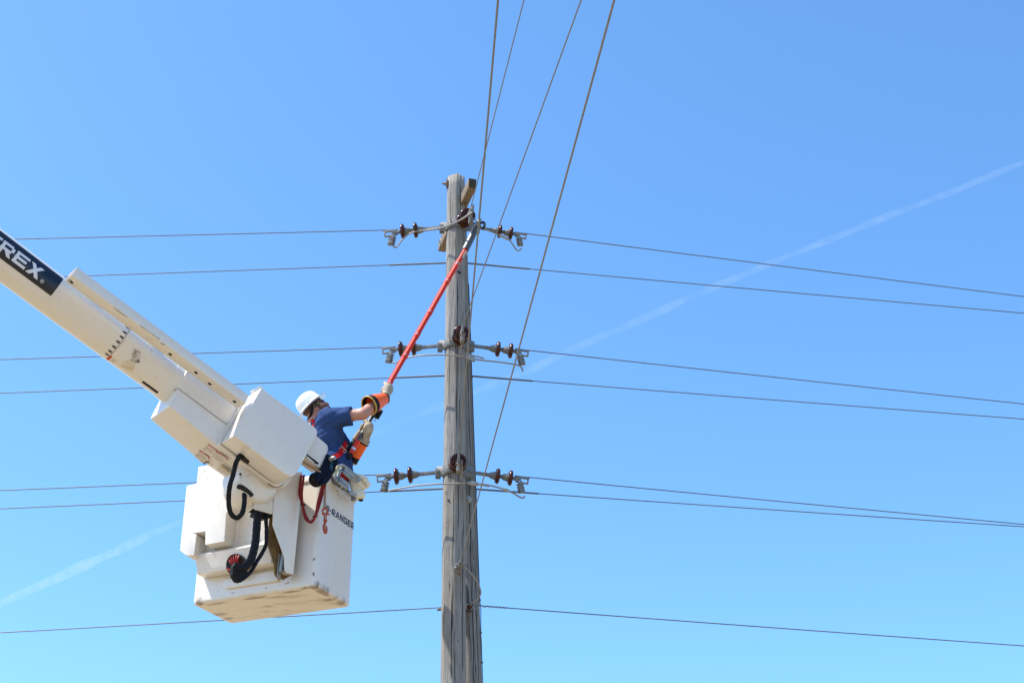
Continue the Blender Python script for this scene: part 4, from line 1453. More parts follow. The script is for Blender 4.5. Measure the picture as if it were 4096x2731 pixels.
rodm.box(BF.pt(1118, 2262, PD + 0.085), Z, BF.U, BF.D, 0.10, 0.018, 0.004)
rodm.box(BF.pt(1137, 2287, PD + 0.05), BF.U, BF.D, Z, 0.02, 0.03, 0.012)
rodm.build('levelling_rod', M['alu'], mount)
vp = MB().prism(poly(BF, [(1019, 2008), (1092, 1988), (1091, 2053), (1085, 2055), (1019, 2036)], PD - 0.02), BF.D * 0.012)
vpl = vp.build('valve_plate', M['cream'], mount, bevel=0.003)
tri = MB().prism(poly(BF, [(1019, 2028), (1019, 2052), (994, 2047)], PD + 0.05), BF.D * 0.006)
tri.build('gusset', M['dark'], mount)
dk = MB().prism(poly(BF, [(1021, 2034), (1088, 2054), (1086, 2068), (1060, 2076), (1012, 2060)], PD + 0.03), BF.D * 0.06)
dk.build('hose_bulkhead', M['dark'], mount)

# ---- bucket
def rrect(u0, u1, v0, v1, w_, r, n=7):
    out = []
    for cx_, cy_, a0 in ((u1 - r, v1 - r, 0), (u0 + r, v1 - r, 90), (u0 + r, v0 + r, 180), (u1 - r, v0 + r, 270)):
        for k in range(n + 1):
            a = RAD(a0 + 90 * k / n)
            out.append(NB + ub * (cx_ + r * math.cos(a)) + inb * (cy_ + r * math.sin(a)) + Z * w_)
    return out
bk = MB()
rr = []
for ins, w_, r in ((0.034, 0.0, 0.025), (0.018, 0.003, 0.035), (0.006, 0.012, 0.045), (0.001, 0.025, 0.05), (0, 0.04, 0.05), (0, 0.35, 0.05), (0, 0.7, 0.05), (0, HB - 0.055, 0.05), (-0.012, HB - 0.05, 0.065), (-0.014, HB - 0.01, 0.065), (-0.008, HB, 0.065), (0.022, HB, 0.05), (0.028, HB - 0.01, 0.045), (0.03, 0.09, 0.045), (0.06, 0.05, 0.03)):
    rr.append(rrect(ins, LB - ins, ins, WB - ins, w_, r))
bk.rings(rr)
bucket = bk.build('bucket', M['bucket'], lift, sharp=60)
print('rim px', proj(NB + inb * WB + Z * HB), 'near rim', proj(NB + Z * HB), 'l', proj(NB + ub * LB), 'far', proj(NB + ub * LB + inb * WB), 'r', proj(NB + inb * WB))

def kprism(pxs, v, dv, name, m=None, parent=bucket, bevel=0.006, seg=2):
    b = MB().prism(poly(KF, pxs, v), vb * -dv)
    return b.build(name, m or M['gel'], parent, bevel=bevel, seg=seg)
# tall controls cover on the long face
V1 = 0.26
boxA = kprism(rounded([(746, 1942), (786, 1933), (793, 1866), (900, 1850), (940, 1990), (905, 2054), (898, 2165), (820, 2179), (821, 2124), (770, 2133), (786, 2136), (776, 2220), (745, 2222), (719, 2201)], [3, 0, 3, 0, 0, 0, 6, 4, 0, 0, 0, 3, 4, 3]), V1, 0.255, 'controls_cover', bevel=0.008, seg=3)
# inner face behind the notch and lower ledge
kprism([(760, 2120), (960, 2085), (945, 2200), (776, 2228)], 0.10, 0.10, 'controls_panel', bevel=0.004)
kprism([(950, 1990), (1090, 1968), (1076, 2176), (937, 2199)], 0.09, 0.09, 'controls_panel', bevel=0.006)
# step ledge: ridge profile swept along the face
def ledge(px0, px1, prof, name, m, y0, y1):
    A_ = KF.pt(px0, y0, prof[0][0]); B_ = KF.pt(px1, y1, prof[0][0])
    ua, ub_ = KF.to(A_)[0], KF.to(B_)[0]
    w0 = KF.to(A_)[1]
    P0 = [NB + ub * ua + vb * v + Z * (w0 + dz) for v, dz in prof]
    return MB().prism(P0, ub * (ub_ - ua)).build(name, m, bucket, bevel=0.006, seg=2), ua, ub_, w0
led, lua, lub, lw0 = ledge(777, 1075, [(0.20, 0.0), (0.09, 0.075), (0.0, 0.08), (0.0, -0.15), (0.135, -0.15), (0.14, -0.115)], 'step_ledge', M['gel'], 2220, 2172)
kprism(rounded([(891, 2316), (1110, 2278), (1110, 2320), (903, 2352), (893, 2345)], 3), 0.03, 0.03, 'rub_plate', bevel=0.006)
# round hose port in the ledge, with red hoses inside
pc = KF.pt(945, 2258, 0.165)
prt = MB()
ring = []
for k in range(24):
    a = 2 * math.pi * k / 24
    ring.append((944 + 40 * math.cos(a), 2258 + 45 * math.sin(a)))
pr0 = [KF.pt(x, y, 0.19 - 0.06 * max(0, min(1, (y - 2215) / 80))) for x, y in ring]
prt.prism(pr0, vb * -0.03)
port = prt.build('hose_port', M['dark'], bucket)
for i, (x0, y0, x1, y1) in enumerate(((915, 2232, 934, 2262), (924, 2222, 938, 2260), (936, 2218, 942, 2262), (948, 2218, 946, 2256), (957, 2222, 951, 2250), (908, 2272, 930, 2286))):
    a, b = KF.pt(x0, y0, 0.197 - 0.06 * max(0, (y0 - 2215) / 80)), KF.pt(x1, y1, 0.215 - 0.05 * max(0, (y1 - 2215) / 80))
    MB().tube(smooth_path([a, (a + b) / 2 + vb * 0.012, b], 5), 0.010, 8).build('port_hose', M['redhose'], port)

# lettering on the short face
RF = Frame(NB, inb, Z, -ub)
tA_ = RF.pt(1312, 2052, 0.0); tB_ = RF.pt(1413, 2118, 0.0)
ta, tb = RF.to(tA_), RF.to(tB_)
hcap = 0.064
wl = MB()
txt = 'HI-RANGER'
widths = {'H': .95, 'I': .28, '-': .5, 'R': 1.0, 'A': 1.05, 'N': 1.05, 'G': 1.05, 'E': 0.9}
tot = sum(widths[c] + 0.17 for c in txt)
right = WB - 0.010
base_w = RF.to(RF.pt(1412, 2116, 0.0))[1]
left_w = RF.to(RF.pt(1316, 2056, 0))[1]
hcap = 0.060
k_ = 0.545 / (tot * hcap)
x = right - tot * hcap * k_
for chx in txt:
    def put(px_, py_, lf, x=x):
        return RF.P(x + (px_ + 0.18 * (py_ - 0.5)) * hcap * k_, base_w + py_ * hcap, -(0.0012 + lf))
    # D points out of the face away from the viewer's side for this frame, so lift along +ub's negative
    def put2(px_, py_, lf, x=x):
        h_ = x + (px_ + 0.16 * (py_ - 0.5)) * hcap * k_
        lf += 0.0012
        if h_ > WB - 0.05:                       # wrap round the moulded corner
            a = (h_ - WB + 0.05) / 0.05
            return NB + inb * (WB - 0.05 + (0.05 + lf) * math.sin(a)) + ub * (0.05 - (0.05 + lf) * math.cos(a)) + Z * (base_w + py_ * hcap)
        return NB + inb * h_ + Z * (base_w + py_ * hcap) - ub * lf
    letter(wl, chx, put2, widths[chx], sub=4)
    x += (widths[chx] + 0.17) * hcap * k_
wl.build('lettering', M['navy_vinyl'], bucket)

# ---- scuffs, scrapes and small wear marks
M['scuff'] = simple('brown_scuff', (0.30, 0.23, 0.155), 0.8, 0, 0.45, 55)
M['scrape'] = simple('dark_scrape', (0.20, 0.18, 0.16), 0.8, 0, 0.4, 70)
def film(name, m, fr, pxs, d, nrm, parent, seed, jit=1.0):
    rg = np.random.default_rng(seed)
    pts = []
    for i in range(len(pxs)):
        a, b = Vector(pxs[i]), Vector(pxs[(i + 1) % len(pxs)])
        k_n = max(1, int((b - a).length / 4))
        for k in range(k_n):
            q = a + (b - a) * k / k_n
            pts.append((q.x + rg.normal(0, jit), q.y + rg.normal(0, jit)))
    b = MB().prism([fr.pt(x, y, d) for x, y in pts], nrm * 0.0006)
    return b.build(name, m, parent)
for i, (pxs, mm, j) in enumerate((
        ([(1359, 2106), (1362, 2104), (1364, 2119), (1372, 2137), (1367, 2137), (1360, 2122)], 'scuff', 0.8),
        ([(1369, 2147), (1372, 2146), (1375, 2159), (1372, 2160)], 'scuff', 0.5),
        ([(1369, 2233), (1372, 2234), (1372, 2244), (1367, 2240)], 'scuff', 0.5),
        ([(1307, 2236), (1309, 2237), (1309, 2240), (1307, 2240)], 'scrape', 0.3),
        ([(1373, 1999), (1377, 2001), (1375, 2005), (1371, 2003)], 'scuff', 0.4),
        ([(1284, 2203), (1285.4, 2203), (1287.4, 2226), (1286.4, 2226)], 'scrape', 0.2),
        ([(1288, 2140), (1289.2, 2140), (1281, 2228), (1279.6, 2228)], 'scrape', 0.25))):
    film('scuff_mark', M[mm], RF, pxs, -0.0012, -ub, bucket, 50 + i, j)
for i, (pxs, mm, j) in enumerate((
        ([(1255, 2232), (1262, 2230), (1257, 2238), (1250, 2242)], 'scuff', 0.8),
        ([(1250, 2290), (1256, 2286), (1258, 2300), (1252, 2302)], 'scuff', 0.8),
        ([(925, 2371), (938, 2368), (938, 2370), (926, 2373)], 'scrape', 0.3),
        ([(1060, 2350), (1068, 2349), (1068, 2352), (1060, 2352)], 'scrape', 0.3),
        ([(1140, 2333), (1158, 2326), (1158, 2329), (1142, 2336)], 'scuff', 0.6),
        ([(872, 2360), (874, 2360), (874, 2362), (872, 2362)], 'scrape', 0.2))):
    film('scuff_mark', M[mm], KF, pxs, 0.0008, vb, bucket, 70 + i, j)
# brown rub marks under the floor: soft worn patches at their own places in the gelcoat
UF = Frame(NB, ub, inb, Z)
nt = M['bucket'].node_tree
pr = nt.nodes['Principled BSDF']
c_in = pr.inputs['Base Color'].links[0].from_socket
tcn = nd(nt, 'ShaderNodeTexCoord')
mpn = nd(nt, 'ShaderNodeMapping')
mpn.inputs['Rotation'].default_value = (0, 0, -AZB)
nt.links.new(tcn.outputs['Object'], mpn.inputs['Vector'])
spn = nd(nt, 'ShaderNodeSeparateXYZ')
nt.links.new(mpn.outputs[0], spn.inputs[0])
streak = noise(nt, 1.0, 8, None, 0.72, 1.0)
mps = nd(nt, 'ShaderNodeMapping')
mps.inputs['Scale'].default_value = (11, 30, 12)
nt.links.new(mpn.outputs[0], mps.inputs['Vector'])
nt.links.new(mps.outputs[0], streak.node.inputs['Vector'])
zlow = mth(nt, 'MULTIPLY', mth(nt, 'SUBTRACT', NB.z - lift.location.z + 0.07, spn.outputs[2]), 30, True)
tot_ = None
for px_, py_, rx, ry, k in ((868, 2413, .14, .035, .9), (1020, 2390, .16, .035, 1.0), (1110, 2385, .12, .02, .7), (1165, 2366, .15, .03, .9), (1318, 2398, .10, .06, .9), (1290, 2370, .05, .16, .9), (1262, 2352, .06, .03, 1.0), (1360, 2412, .05, .09, .8), (880, 2455, .12, .07, .8), (915, 2472, .07, .05, .9), (1065, 2424, .1, .04, .55), (800, 2416, .05, .05, .8), (1000, 2462, .2, .02, .5), (1230, 2352, .1, .02, .7)):
    q = UF.pt(px_, py_, 0.0) - lift.location
    cx_, cy_ = q.dot(ub), q.dot(Vector((-ub.y, ub.x, 0)))
    dx = mth(nt, 'MULTIPLY', mth(nt, 'SUBTRACT', spn.outputs[0], cx_), 1 / rx)
    dy = mth(nt, 'MULTIPLY', mth(nt, 'SUBTRACT', spn.outputs[1], cy_), 1 / ry)
    g = mth(nt, 'MULTIPLY', mth(nt, 'SUBTRACT', 1.0, mth(nt, 'ADD', mth(nt, 'MULTIPLY', dx, dx), mth(nt, 'MULTIPLY', dy, dy)), True), k)
    tot_ = g if tot_ is None else mth(nt, 'MAXIMUM', tot_, g)
msk = ramp(nt, mth(nt, 'ADD', mth(nt, 'MULTIPLY', tot_, 0.42), mth(nt, 'MULTIPLY', streak, 0.75)), [(0.48, (0, 0, 0)), (0.72, (0.85,) * 3)])
msk = mth(nt, 'MULTIPLY', mth(nt, 'MULTIPLY', msk, zlow), mth(nt, 'MULTIPLY', tot_, 3.0, True))
nt.links.new(mix(nt, msk, c_in, (0.17, 0.10, 0.045)), pr.inputs['Base Color'])
# drain hole and scratches on the knuckle, scratches on the covers
q = BF.pt(961, 1896, TC + 0.0285)
MB().lathe([(0, 0.011), (0.003, 0.011), (0.0035, 0.006)], q, -BF.D, 12).build('drain_hole', M['dark'], knk)
for i, pxs in enumerate(([(962, 1904), (968, 1909), (967, 1911), (961, 1906)], [(984, 1904), (996, 1900), (1002, 1895), (997, 1902), (986, 1905)])):
    film('scratch_mark', M['scrape'], BF, pxs, TC + 0.029, -BF.D, knk, 120 + i, 0.3)
for i, pxs in enumerate(([(806, 1885), (826, 1881), (826, 1882.5), (808, 1886.5)], [(826, 1900), (831, 1918), (829.5, 1918), (825, 1902)], [(793, 1906), (812, 1904), (812, 1905), (794, 1907)])):
    film('scratch_mark', M['scrape'], KF, pxs, V1 + 0.0006, vb, boxA, 130 + i, 0.3)
for i, pxs in enumerate(([(992, 1788), (997, 1790), (996, 1793), (991, 1791)],)):
    film('scratch_mark', M['scuff'], BF, pxs, -0.0006, -BF.D, cover, 140 + i, 0.3)
for i, pxs in enumerate(([(452, 1228), (470, 1240), (510, 1268), (509, 1270), (468, 1243)], [(640, 1370), (660, 1378), (658, 1381), (641, 1373)], [(560, 1300), (640, 1356), (639, 1357.5), (559, 1301.5)])):
    film('scratch_mark', M['scrape'], BF, pxs, DB - 0.0006, -BF.D, beam, 150 + i, 0.6)

# ---- hoses
def hose(name, pxs, r, m, parent, n=10, rib=0, amp=0.0, sub=12):
    pts = smooth_path([p_ if isinstance(p_, Vector) else p_ for p_ in pxs], sub)
    rs = r
    if rib:
        rs = [r * (1 + amp * math.sin(i * rib) + amp * 0.6 * math.sin(i * rib * 0.37 + 1)) for i in range(len(pts))]
    return MB().tube(pts, rs, n).build(name, m, parent, solid=False, sharp=70)
def bp(x, y, d): return BF.pt(x, y, d)
hose('control_hose', [bp(967, 1826, TC - 0.07), bp(955, 1830, TC - 0.10), bp(943, 1854, TC - 0.10), bp(933, 1896, TC - 0.08), bp(920, 1940, TC - 0.06), bp(915, 1981, TC - 0.03), bp(916, 2024, TC), bp(926, 2056, TC + 0.02), bp(947, 2070, TC + 0.03), bp(968, 2053, TC + 0.03), bp(976, 2020, TC + 0.03), bp(978, 1990, TC + 0.04), bp(976, 1968, TC + 0.09)], 0.0205, M['sleeve'], lift, 14, 1.4, 0.035)
sl2_ = MB()
kk_ = [BF.pt(x, y, TC + 0.045) for x, y in ((948, 1944), (974, 1952), (1000, 1973), (1008, 1985))]
sl2_.tube(smooth_path(kk_, 6), [0.010] + [0.021] * 17 + [0.010], 12)
sl2_.build('hose_slot', M['dark'], knk)
hose('main_hose', [bp(1033, 2046, PD + 0.03), bp(1029, 2080, PD - 0.01), bp(1026, 2120, PD - 0.05), bp(1022, 2165, PD - 0.09), bp(1015, 2200, PD - 0.12), bp(1004, 2236, PD - 0.15), bp(986, 2262, PD - 0.18), bp(962, 2272, PD - 0.19), bp(944, 2266, PD - 0.17)], 0.0335, M['sleeve'], lift, 16, 0.9, 0.03)
hose('thin_hose', [bp(1066, 2054, PD + 0.03), bp(1064, 2080, PD), bp(1066, 2120, PD - 0.03), bp(1064, 2174, PD - 0.06), bp(1050, 2208, PD - 0.09), bp(1030, 2240, PD - 0.13), bp(1006, 2280, PD - 0.17), bp(982, 2306, PD - 0.19), bp(958, 2322, PD - 0.19)], [0.019] * 40 + [0.0155] * 57, M['sleeve'], lift, 12) if False else hose('thin_hose', [bp(1066, 2054, PD + 0.03), bp(1064, 2080, PD), bp(1066, 2120, PD - 0.03), bp(1064, 2174, PD - 0.06), bp(1050, 2208, PD - 0.09), bp(1030, 2240, PD - 0.13), bp(1006, 2280, PD - 0.17), bp(982, 2306, PD - 0.19), bp(958, 2322, PD - 0.19)], 0.0165, M['sleeve'], lift, 12, 1.3, 0.05)
flap = MB()
fl = [(932, 2262), (946, 2244), (975, 2266), (1000, 2290), (985, 2312), (962, 2328), (945, 2324), (930, 2300)]
flap.prism(poly(BF, rounded(fl, 5), PD - 0.20), BF.D * 0.05)
flap.build('hose_sleeve_end', M['sleeve'], lift, bevel=0.012, seg=3)

# ---- red hose loop in front of the bucket
def kp(x, y, v): return KF.pt(x, y, v)
for j, dx in enumerate((-5.0, 5.0)):
    pp = [(1211, 1900), (1206, 1935), (1203, 1977), (1210, 2017), (1217, 2050), (1228, 2076), (1241, 2086), (1256, 2074), (1266, 2050), (1275, 2013), (1285, 1975), (1296, 1932)]
    spd = [1.0, 1.0, 0.9, 0.2, 0.5, 0.9, 0.5, -0.2, -0.3, -0.9, -1.0, -0.7]
    hose('hose_loop', [kp(x + dx * s_, y + (3 * abs(j) if 3 < i < 8 else 0), 0.13 + 0.02 * j) for i, ((x, y), s_) in enumerate(zip(pp, spd))], 0.0105, M['redhose'], lift, 10)
for x, y, ax__ in ((1211, 2017, Vector((0.15, 0, 1))), (1260, 2064, Vector((-0.35, 0, 1)))):
    MB().torus(kp(x, y, 0.14), ax__, 0.018, 0.0055, 16, 6).build('cable_tie', M['black'], lift)

# ---- jib end: pale holder, dark blue sheave block, rope
JD = 0.10
je = MB().prism(poly(BF, rounded([(1240, 1690), (1268, 1745), (1312, 1782), (1311, 1798), (1298, 1858), (1282, 1872), (1215, 1822)], [0, 0, 10, 10, 14, 4, 0]), JD), BF.D * 0.14)
jend = je.build('jib_holder', M['gel'], lift, bevel=0.012, seg=3)
wz = BF.to(BF.pt(1290, 1868, JD))[1]
sl3 = MB()
def jun(px, py, e):
    a = BF.pt(1282, 1872, JD); b = BF.pt(1215, 1822, JD)
    n_ = (b - a).cross(BF.D).normalized()
    n_ = -n_ if n_.z > 0 else n_
    r = ray(px, py)
    return CAM + r * ((a - CAM).dot(n_) / r.dot(n_)) + n_ * e
sl3.prism([jun(x, y, 0.002) for x, y in ((1223, 1817), (1227, 1815), (1276, 1852), (1270, 1858))], Z * 0.004)
sl3.build('slot', M['dark'], jend)
for x, y in ((1226, 1828), (1260, 1852)):
    MB().lathe([(-0.003, 0.005), (0.002, 0.005)], jun(x, y, 0.0), Z * -1, 8).build('bolt_hole', M['dark'], jend)
MB().cyl(BF.pt(1205, 1842, JD - 0.012), BF.pt(1282, 1888, JD - 0.012), 0.0105, 10).build('jib_rod', M['rope'], lift)
# block: two cheek plates with sheaves between
DJ = JD - 0.02
chk = [(1308, 1813), (1354, 1843), (1351, 1853), (1326, 1908), (1309, 1932), (1286, 1938), (1267, 1928), (1263, 1906), (1275, 1886), (1291, 1853)]
cheek = MB().prism(poly(BF, rounded(chk, [2, 2, 2, 5, 8, 12, 12, 10, 4, 3]), DJ), BF.D * 0.012)
win = cheek.build('winch_block', M['navy'], lift, bevel=0.003)
MB().prism(poly(BF, rounded(chk, [2, 2, 2, 5, 8, 12, 12, 10, 4, 3]), DJ + 0.10), BF.D * 0.012).build('rear_cheek', M['navy'], win, bevel=0.003)
for x, y, r_ in ((1281, 1909, 0.066), (1302, 1868, 0.040), (1330, 1862, 0.030)):
    c0 = BF.pt(x, y, DJ + 0.013)
    MB().lathe([(0, r_ * 0.96), (0.012, r_), (0.03, r_ * 0.84), (0.056, r_ * 0.84), (0.074, r_), (0.085, r_ * 0.96)], c0, BF.D, 30).build('sheave', M['black'], win)
c0 = BF.pt(1289, 1906, DJ)
MB().lathe([(-0.004, 0.016), (0.004, 0.016)], c0, -BF.D, 16).build('axle', M['navy'], win)
c0 = BF.pt(1320, 1836, DJ)
MB().lathe([(0, 0.020), (0.02, 0.020), (0.055, 0.017), (0.057, 0.012)], c0 , (-BF.D + BF.U * 0.3 - BF.W * 0.2), 14).build('pin', M['alu'], win)
# faded stamped characters on the cheek
stm = MB()
for i, (x, y) in enumerate(((1326, 1845), (1327, 1852), (1325, 1859), (1324, 1868), (1328, 1866), (1326, 1875))):
    stm.torus(BF.pt(x, y, DJ - 0.0008), BF.D, 0.0075 + 0.002 * (i % 2), 0.0012, 10, 4)
    q = BF.pt(x, y, DJ - 0.0008)
    stm.box(q, BF.U + BF.W * (0.5 * i - 1), BF.W, BF.D, 0.009, 0.0013, 0.0008)
M['fade_blue'] = simple('faded_blue_paint', (0.02, 0.14, 0.24), 0.6, 0, 0.4, 80)
stm.build('stamped_mark', M['fade_blue'], win)
bz = MB().prism(poly(BF, rounded([(1352, 1858), (1362, 1866), (1358, 1884), (1338, 1900), (1324, 1902), (1340, 1884)], 3), DJ + 0.02), BF.D * 0.06)
bz.build('brass_collar', M['brass'], win, bevel=0.004)

# ---- rope with orange shackle and hook, hanging from the block
rp0 = BF.pt(1301, 1928, DJ + 0.055)
yR = rp0.y
def rp(x, y, dy=0.0): return at_y(x, y, yR + dy)
sling = root('hook_sling', 'brown webbing strap with an orange shackle and hook hanging below the dark winch block', 'hook', rp0)
st_ = MB()
pth = smooth_path([rp(1301, 1924), rp(1300, 1960), rp(1299, 2000), rp(1297, 2030), rp(1298, 2040)], 8)
rings = []
for q in pth:
    rings.append([q + X * 0.0095 - Yv * 0.004, q + X * 0.0095 + Yv * 0.004, q - X * 0.0095 + Yv * 0.004, q - X * 0.0095 - Yv * 0.004])
st_.rings(rings)
strap = st_.build('strap', M['rope'], sling)
MB().box(rp(1303, 2012), X * 0.2 - Z, Yv, X, 0.034, 0.008, 0.004).build('ferrule', M['alu'], strap, bevel=0.002)
MB().box(rp(1294.5, 2010), X * 0.1 - Z, Yv, X, 0.028, 0.008, 0.004).build('ferrule', M['alu'], strap, bevel=0.002)
MB().box(rp(1300, 1934), Z, Yv, X, 0.012, 0.010, 0.013).build('ferrule', M['galv'], strap, bevel=0.002)
sh = MB()
sh.tube(smooth_path([rp(1292, 2052), rp(1290, 2040), rp(1294, 2033), rp(1302, 2032), rp(1309, 2038), rp(1308, 2052)], 6), 0.0075, 8)
sh.cyl(rp(1288, 2052), rp(1316, 2056), 0.0070, 8)
sh.bolt(rp(1314, 2056), (1, 0, -0.1), 0.010, 0.008)
for x in (1292, 1307):
    sh.lathe([(-0.008, 0.014), (0.008, 0.014)], rp(x, 2053), X, 12)
sh.build('shackle', M['orange_steel'], sling)
sw = MB()
sw.tube([rp(1297, 2054), rp(1297, 2080)], 0.0062, 8)
sw.tube([rp(1305, 2056), rp(1304, 2080)], 0.0062, 8)
sw.lathe([(-0.010, 0.015), (-0.006, 0.0175), (0.006, 0.0175), (0.010, 0.014)], rp(1301, 2082), Z, 14)
sw.cyl(rp(1301, 2084), rp(1301, 2093), 0.008, 8)
sw.build('swivel', M['orange_steel'], sling)
hk = MB()
hp = smooth_path([rp(1301, 2090), rp(1296, 2098), rp(1295, 2114), rp(1299, 2128), rp(1304, 2128), rp(1306, 2116), rp(1305, 2104)], 7)
hk.tube(hp, [0.0085 + 0.003 * math.sin(math.pi * i / len(hp)) for i in range(len(hp))], 10)
hk.tube([rp(1301, 2096), rp(1305, 2110)], 0.004, 6)
hk.build('hook', M['orange_steel'], sling)

# ---- cast conductor holder with pale plastic fitting on the bucket rim
HF = Frame(at_y(1390, 1930, 12.20), U0, W0, D0)
hold = root('conductor_holder', 'silver cast clamp frame and cream plastic fitting mounted at the bucket rim', 'tool holder', HF.O)
def ring_bar(outer, r, d, sub=6):
    return smooth_path([HF.pt(x, y, d) for x, y in outer], sub)
b1 = MB()
b1.tube(ring_bar([(1412, 1902), (1430, 1916), (1436, 1922), (1424, 1925), (1408, 1916), (1374, 1888), (1364, 1884), (1358, 1896), (1352, 1910), (1348, 1922)], 0.011, 0.0), 0.0105, 8)
b1.tube(ring_bar([(1352, 1866), (1364, 1862), (1376, 1863), (1408, 1888), (1432, 1906), (1438, 1916), (1432, 1924)], 0.011, 0.0), 0.013, 8)
b1.tube(ring_bar([(1352, 1866), (1344, 1890), (1340, 1910), (1346, 1922), (1366, 1936), (1388, 1950), (1396, 1952)], 0.011, 0.0), 0.0125, 8)
b1.tube(ring_bar([(1372, 1868), (1360, 1880), (1350, 1906)], 0.01, 0.02), 0.012, 8)
fr_ = b1.build('clamp_frame', M['alu'], hold, sharp=60)
for pa, pb, hw in (((1378, 1876), (1416, 1906), 0.017), ((1374, 1888), (1402, 1912), 0.014), ((1358, 1912), (1396, 1942), 0.018), ((1352, 1926), (1390, 1954), 0.015), ((1396, 1966), (1424, 1984), 0.017)):
    a, b = HF.pt(*pa, -0.012), HF.pt(*pb, -0.012)
    ax__ = (b - a).normalized()
    MB().box((a + b) / 2, ax__, HF.W, HF.D, (b - a).length / 2, hw, 0.012).build('jaw_bar', M['alu'], fr_, bevel=0.005)
b2 = MB()
b2.tube([HF.pt(x, y, 0.05) for x, y in ((1324, 1904), (1326, 1920), (1342, 1934), (1366, 1950), (1372, 1958))], 0.012, 8)
b2.tube([HF.pt(x, y, 0.02) for x, y in ((1366, 1948), (1378, 1956), (1396, 1966), (1412, 1986))], 0.013, 8)
b2.torus(HF.pt(1410, 1996, 0.01), HF.D, 0.012, 0.0065, 16, 8)
b2.box(HF.pt(1416, 1992, 0.01), HF.U, HF.W, HF.D, 0.018, 0.014, 0.008)
b2.build('lower_arm', M['galv'], fr_, sharp=60)
pl = MB()
ctr = HF.pt(1428, 1950, 0.11)
pl.lathe([(-0.11, 0.045), (-0.10, 0.062), (-0.05, 0.066), (-0.045, 0.055), (0.0, 0.06), (0.05, 0.064), (0.055, 0.055), (0.09, 0.05), (0.10, 0.03)], ctr, HF.U * -0.2 + Z, 18)
body = pl.build('insulating_body', M['poly'], hold, bevel=0.006, sharp=50)
p2_ = MB()
p2_.prism(poly(HF, rounded([(1421, 1890), (1440, 1892), (1470, 1916), (1479, 1924), (1477, 1948), (1464, 1956), (1446, 1950), (1428, 1932), (1420, 1905)], 5), 0.04), HF.D * 0.12)
p2_.build('insulating_head', M['poly'], body, bevel=0.012, seg=3)
p3_ = MB()
for x, y, r_, h_ in ((1456, 1922, 0.030, 0.03), (1466, 1938, 0.026, 0.03), (1444, 1910, 0.02, 0.03)):
    p3_.lathe([(0, r_), (h_, r_), (h_ * 1.3, r_ * 0.8)], HF.pt(x, y, 0.045), -HF.D, 14)
p3_.build('boss', M['poly'], body, bevel=0.003)
MB().tube(smooth_path([HF.pt(1447, 1898, 0.03), HF.pt(1454, 1906, 0.02), HF.pt(1452, 1918, 0.025), HF.pt(1446, 1912, 0.03)], 5), 0.004, 6).build('wire_clip', M['galv'], body)
MB().lathe([(0, 0.020), (0.022, 0.022), (0.03, 0.017)], HF.pt(1444, 1990, 0.10), -Z, 14).build('drain_plug', M['black'], body)
MB().prism(poly(HF, rounded([(1332, 1940), (1406, 1998), (1404, 2003), (1330, 1946)], 1), 0.10), HF.D * 0.01).build('rim_strip', M['cream'], hold)
# ================================================================== smooth bodies grown from a distance field
def f_cap(p, a, b, ra_, rb_):
    a = np.array(a); b = np.array(b)
    ba = b - a
    t = np.clip(((p - a) @ ba) / (ba @ ba), 0, 1)
    d = np.linalg.norm(p - (a + t[..., None] * ba), axis=-1)
    return d - (ra_ + (rb_ - ra_) * t)
def f_ell(p, c, R, rad):
    """R rows are the ellipsoid's axes"""
    q = (p - np.array(c)) @ np.array(R).T
    rad = np.array(rad)
    k0 = np.linalg.norm(q / rad, axis=-1)
    k1 = np.linalg.norm(q / (rad * rad), axis=-1)
    return k0 * (k0 - 1) / np.maximum(k1, 1e-6)
def smin(a, b, k):
    h = np.clip(0.5 + 0.5 * (b - a) / k, 0, 1)
    return b + (a - b) * h - k * h * (1 - h)
def smax(a, b, k): return -smin(-a, -b, k)
def f_plane(p, o, n): return (p - np.array(o)) @ np.array(n)

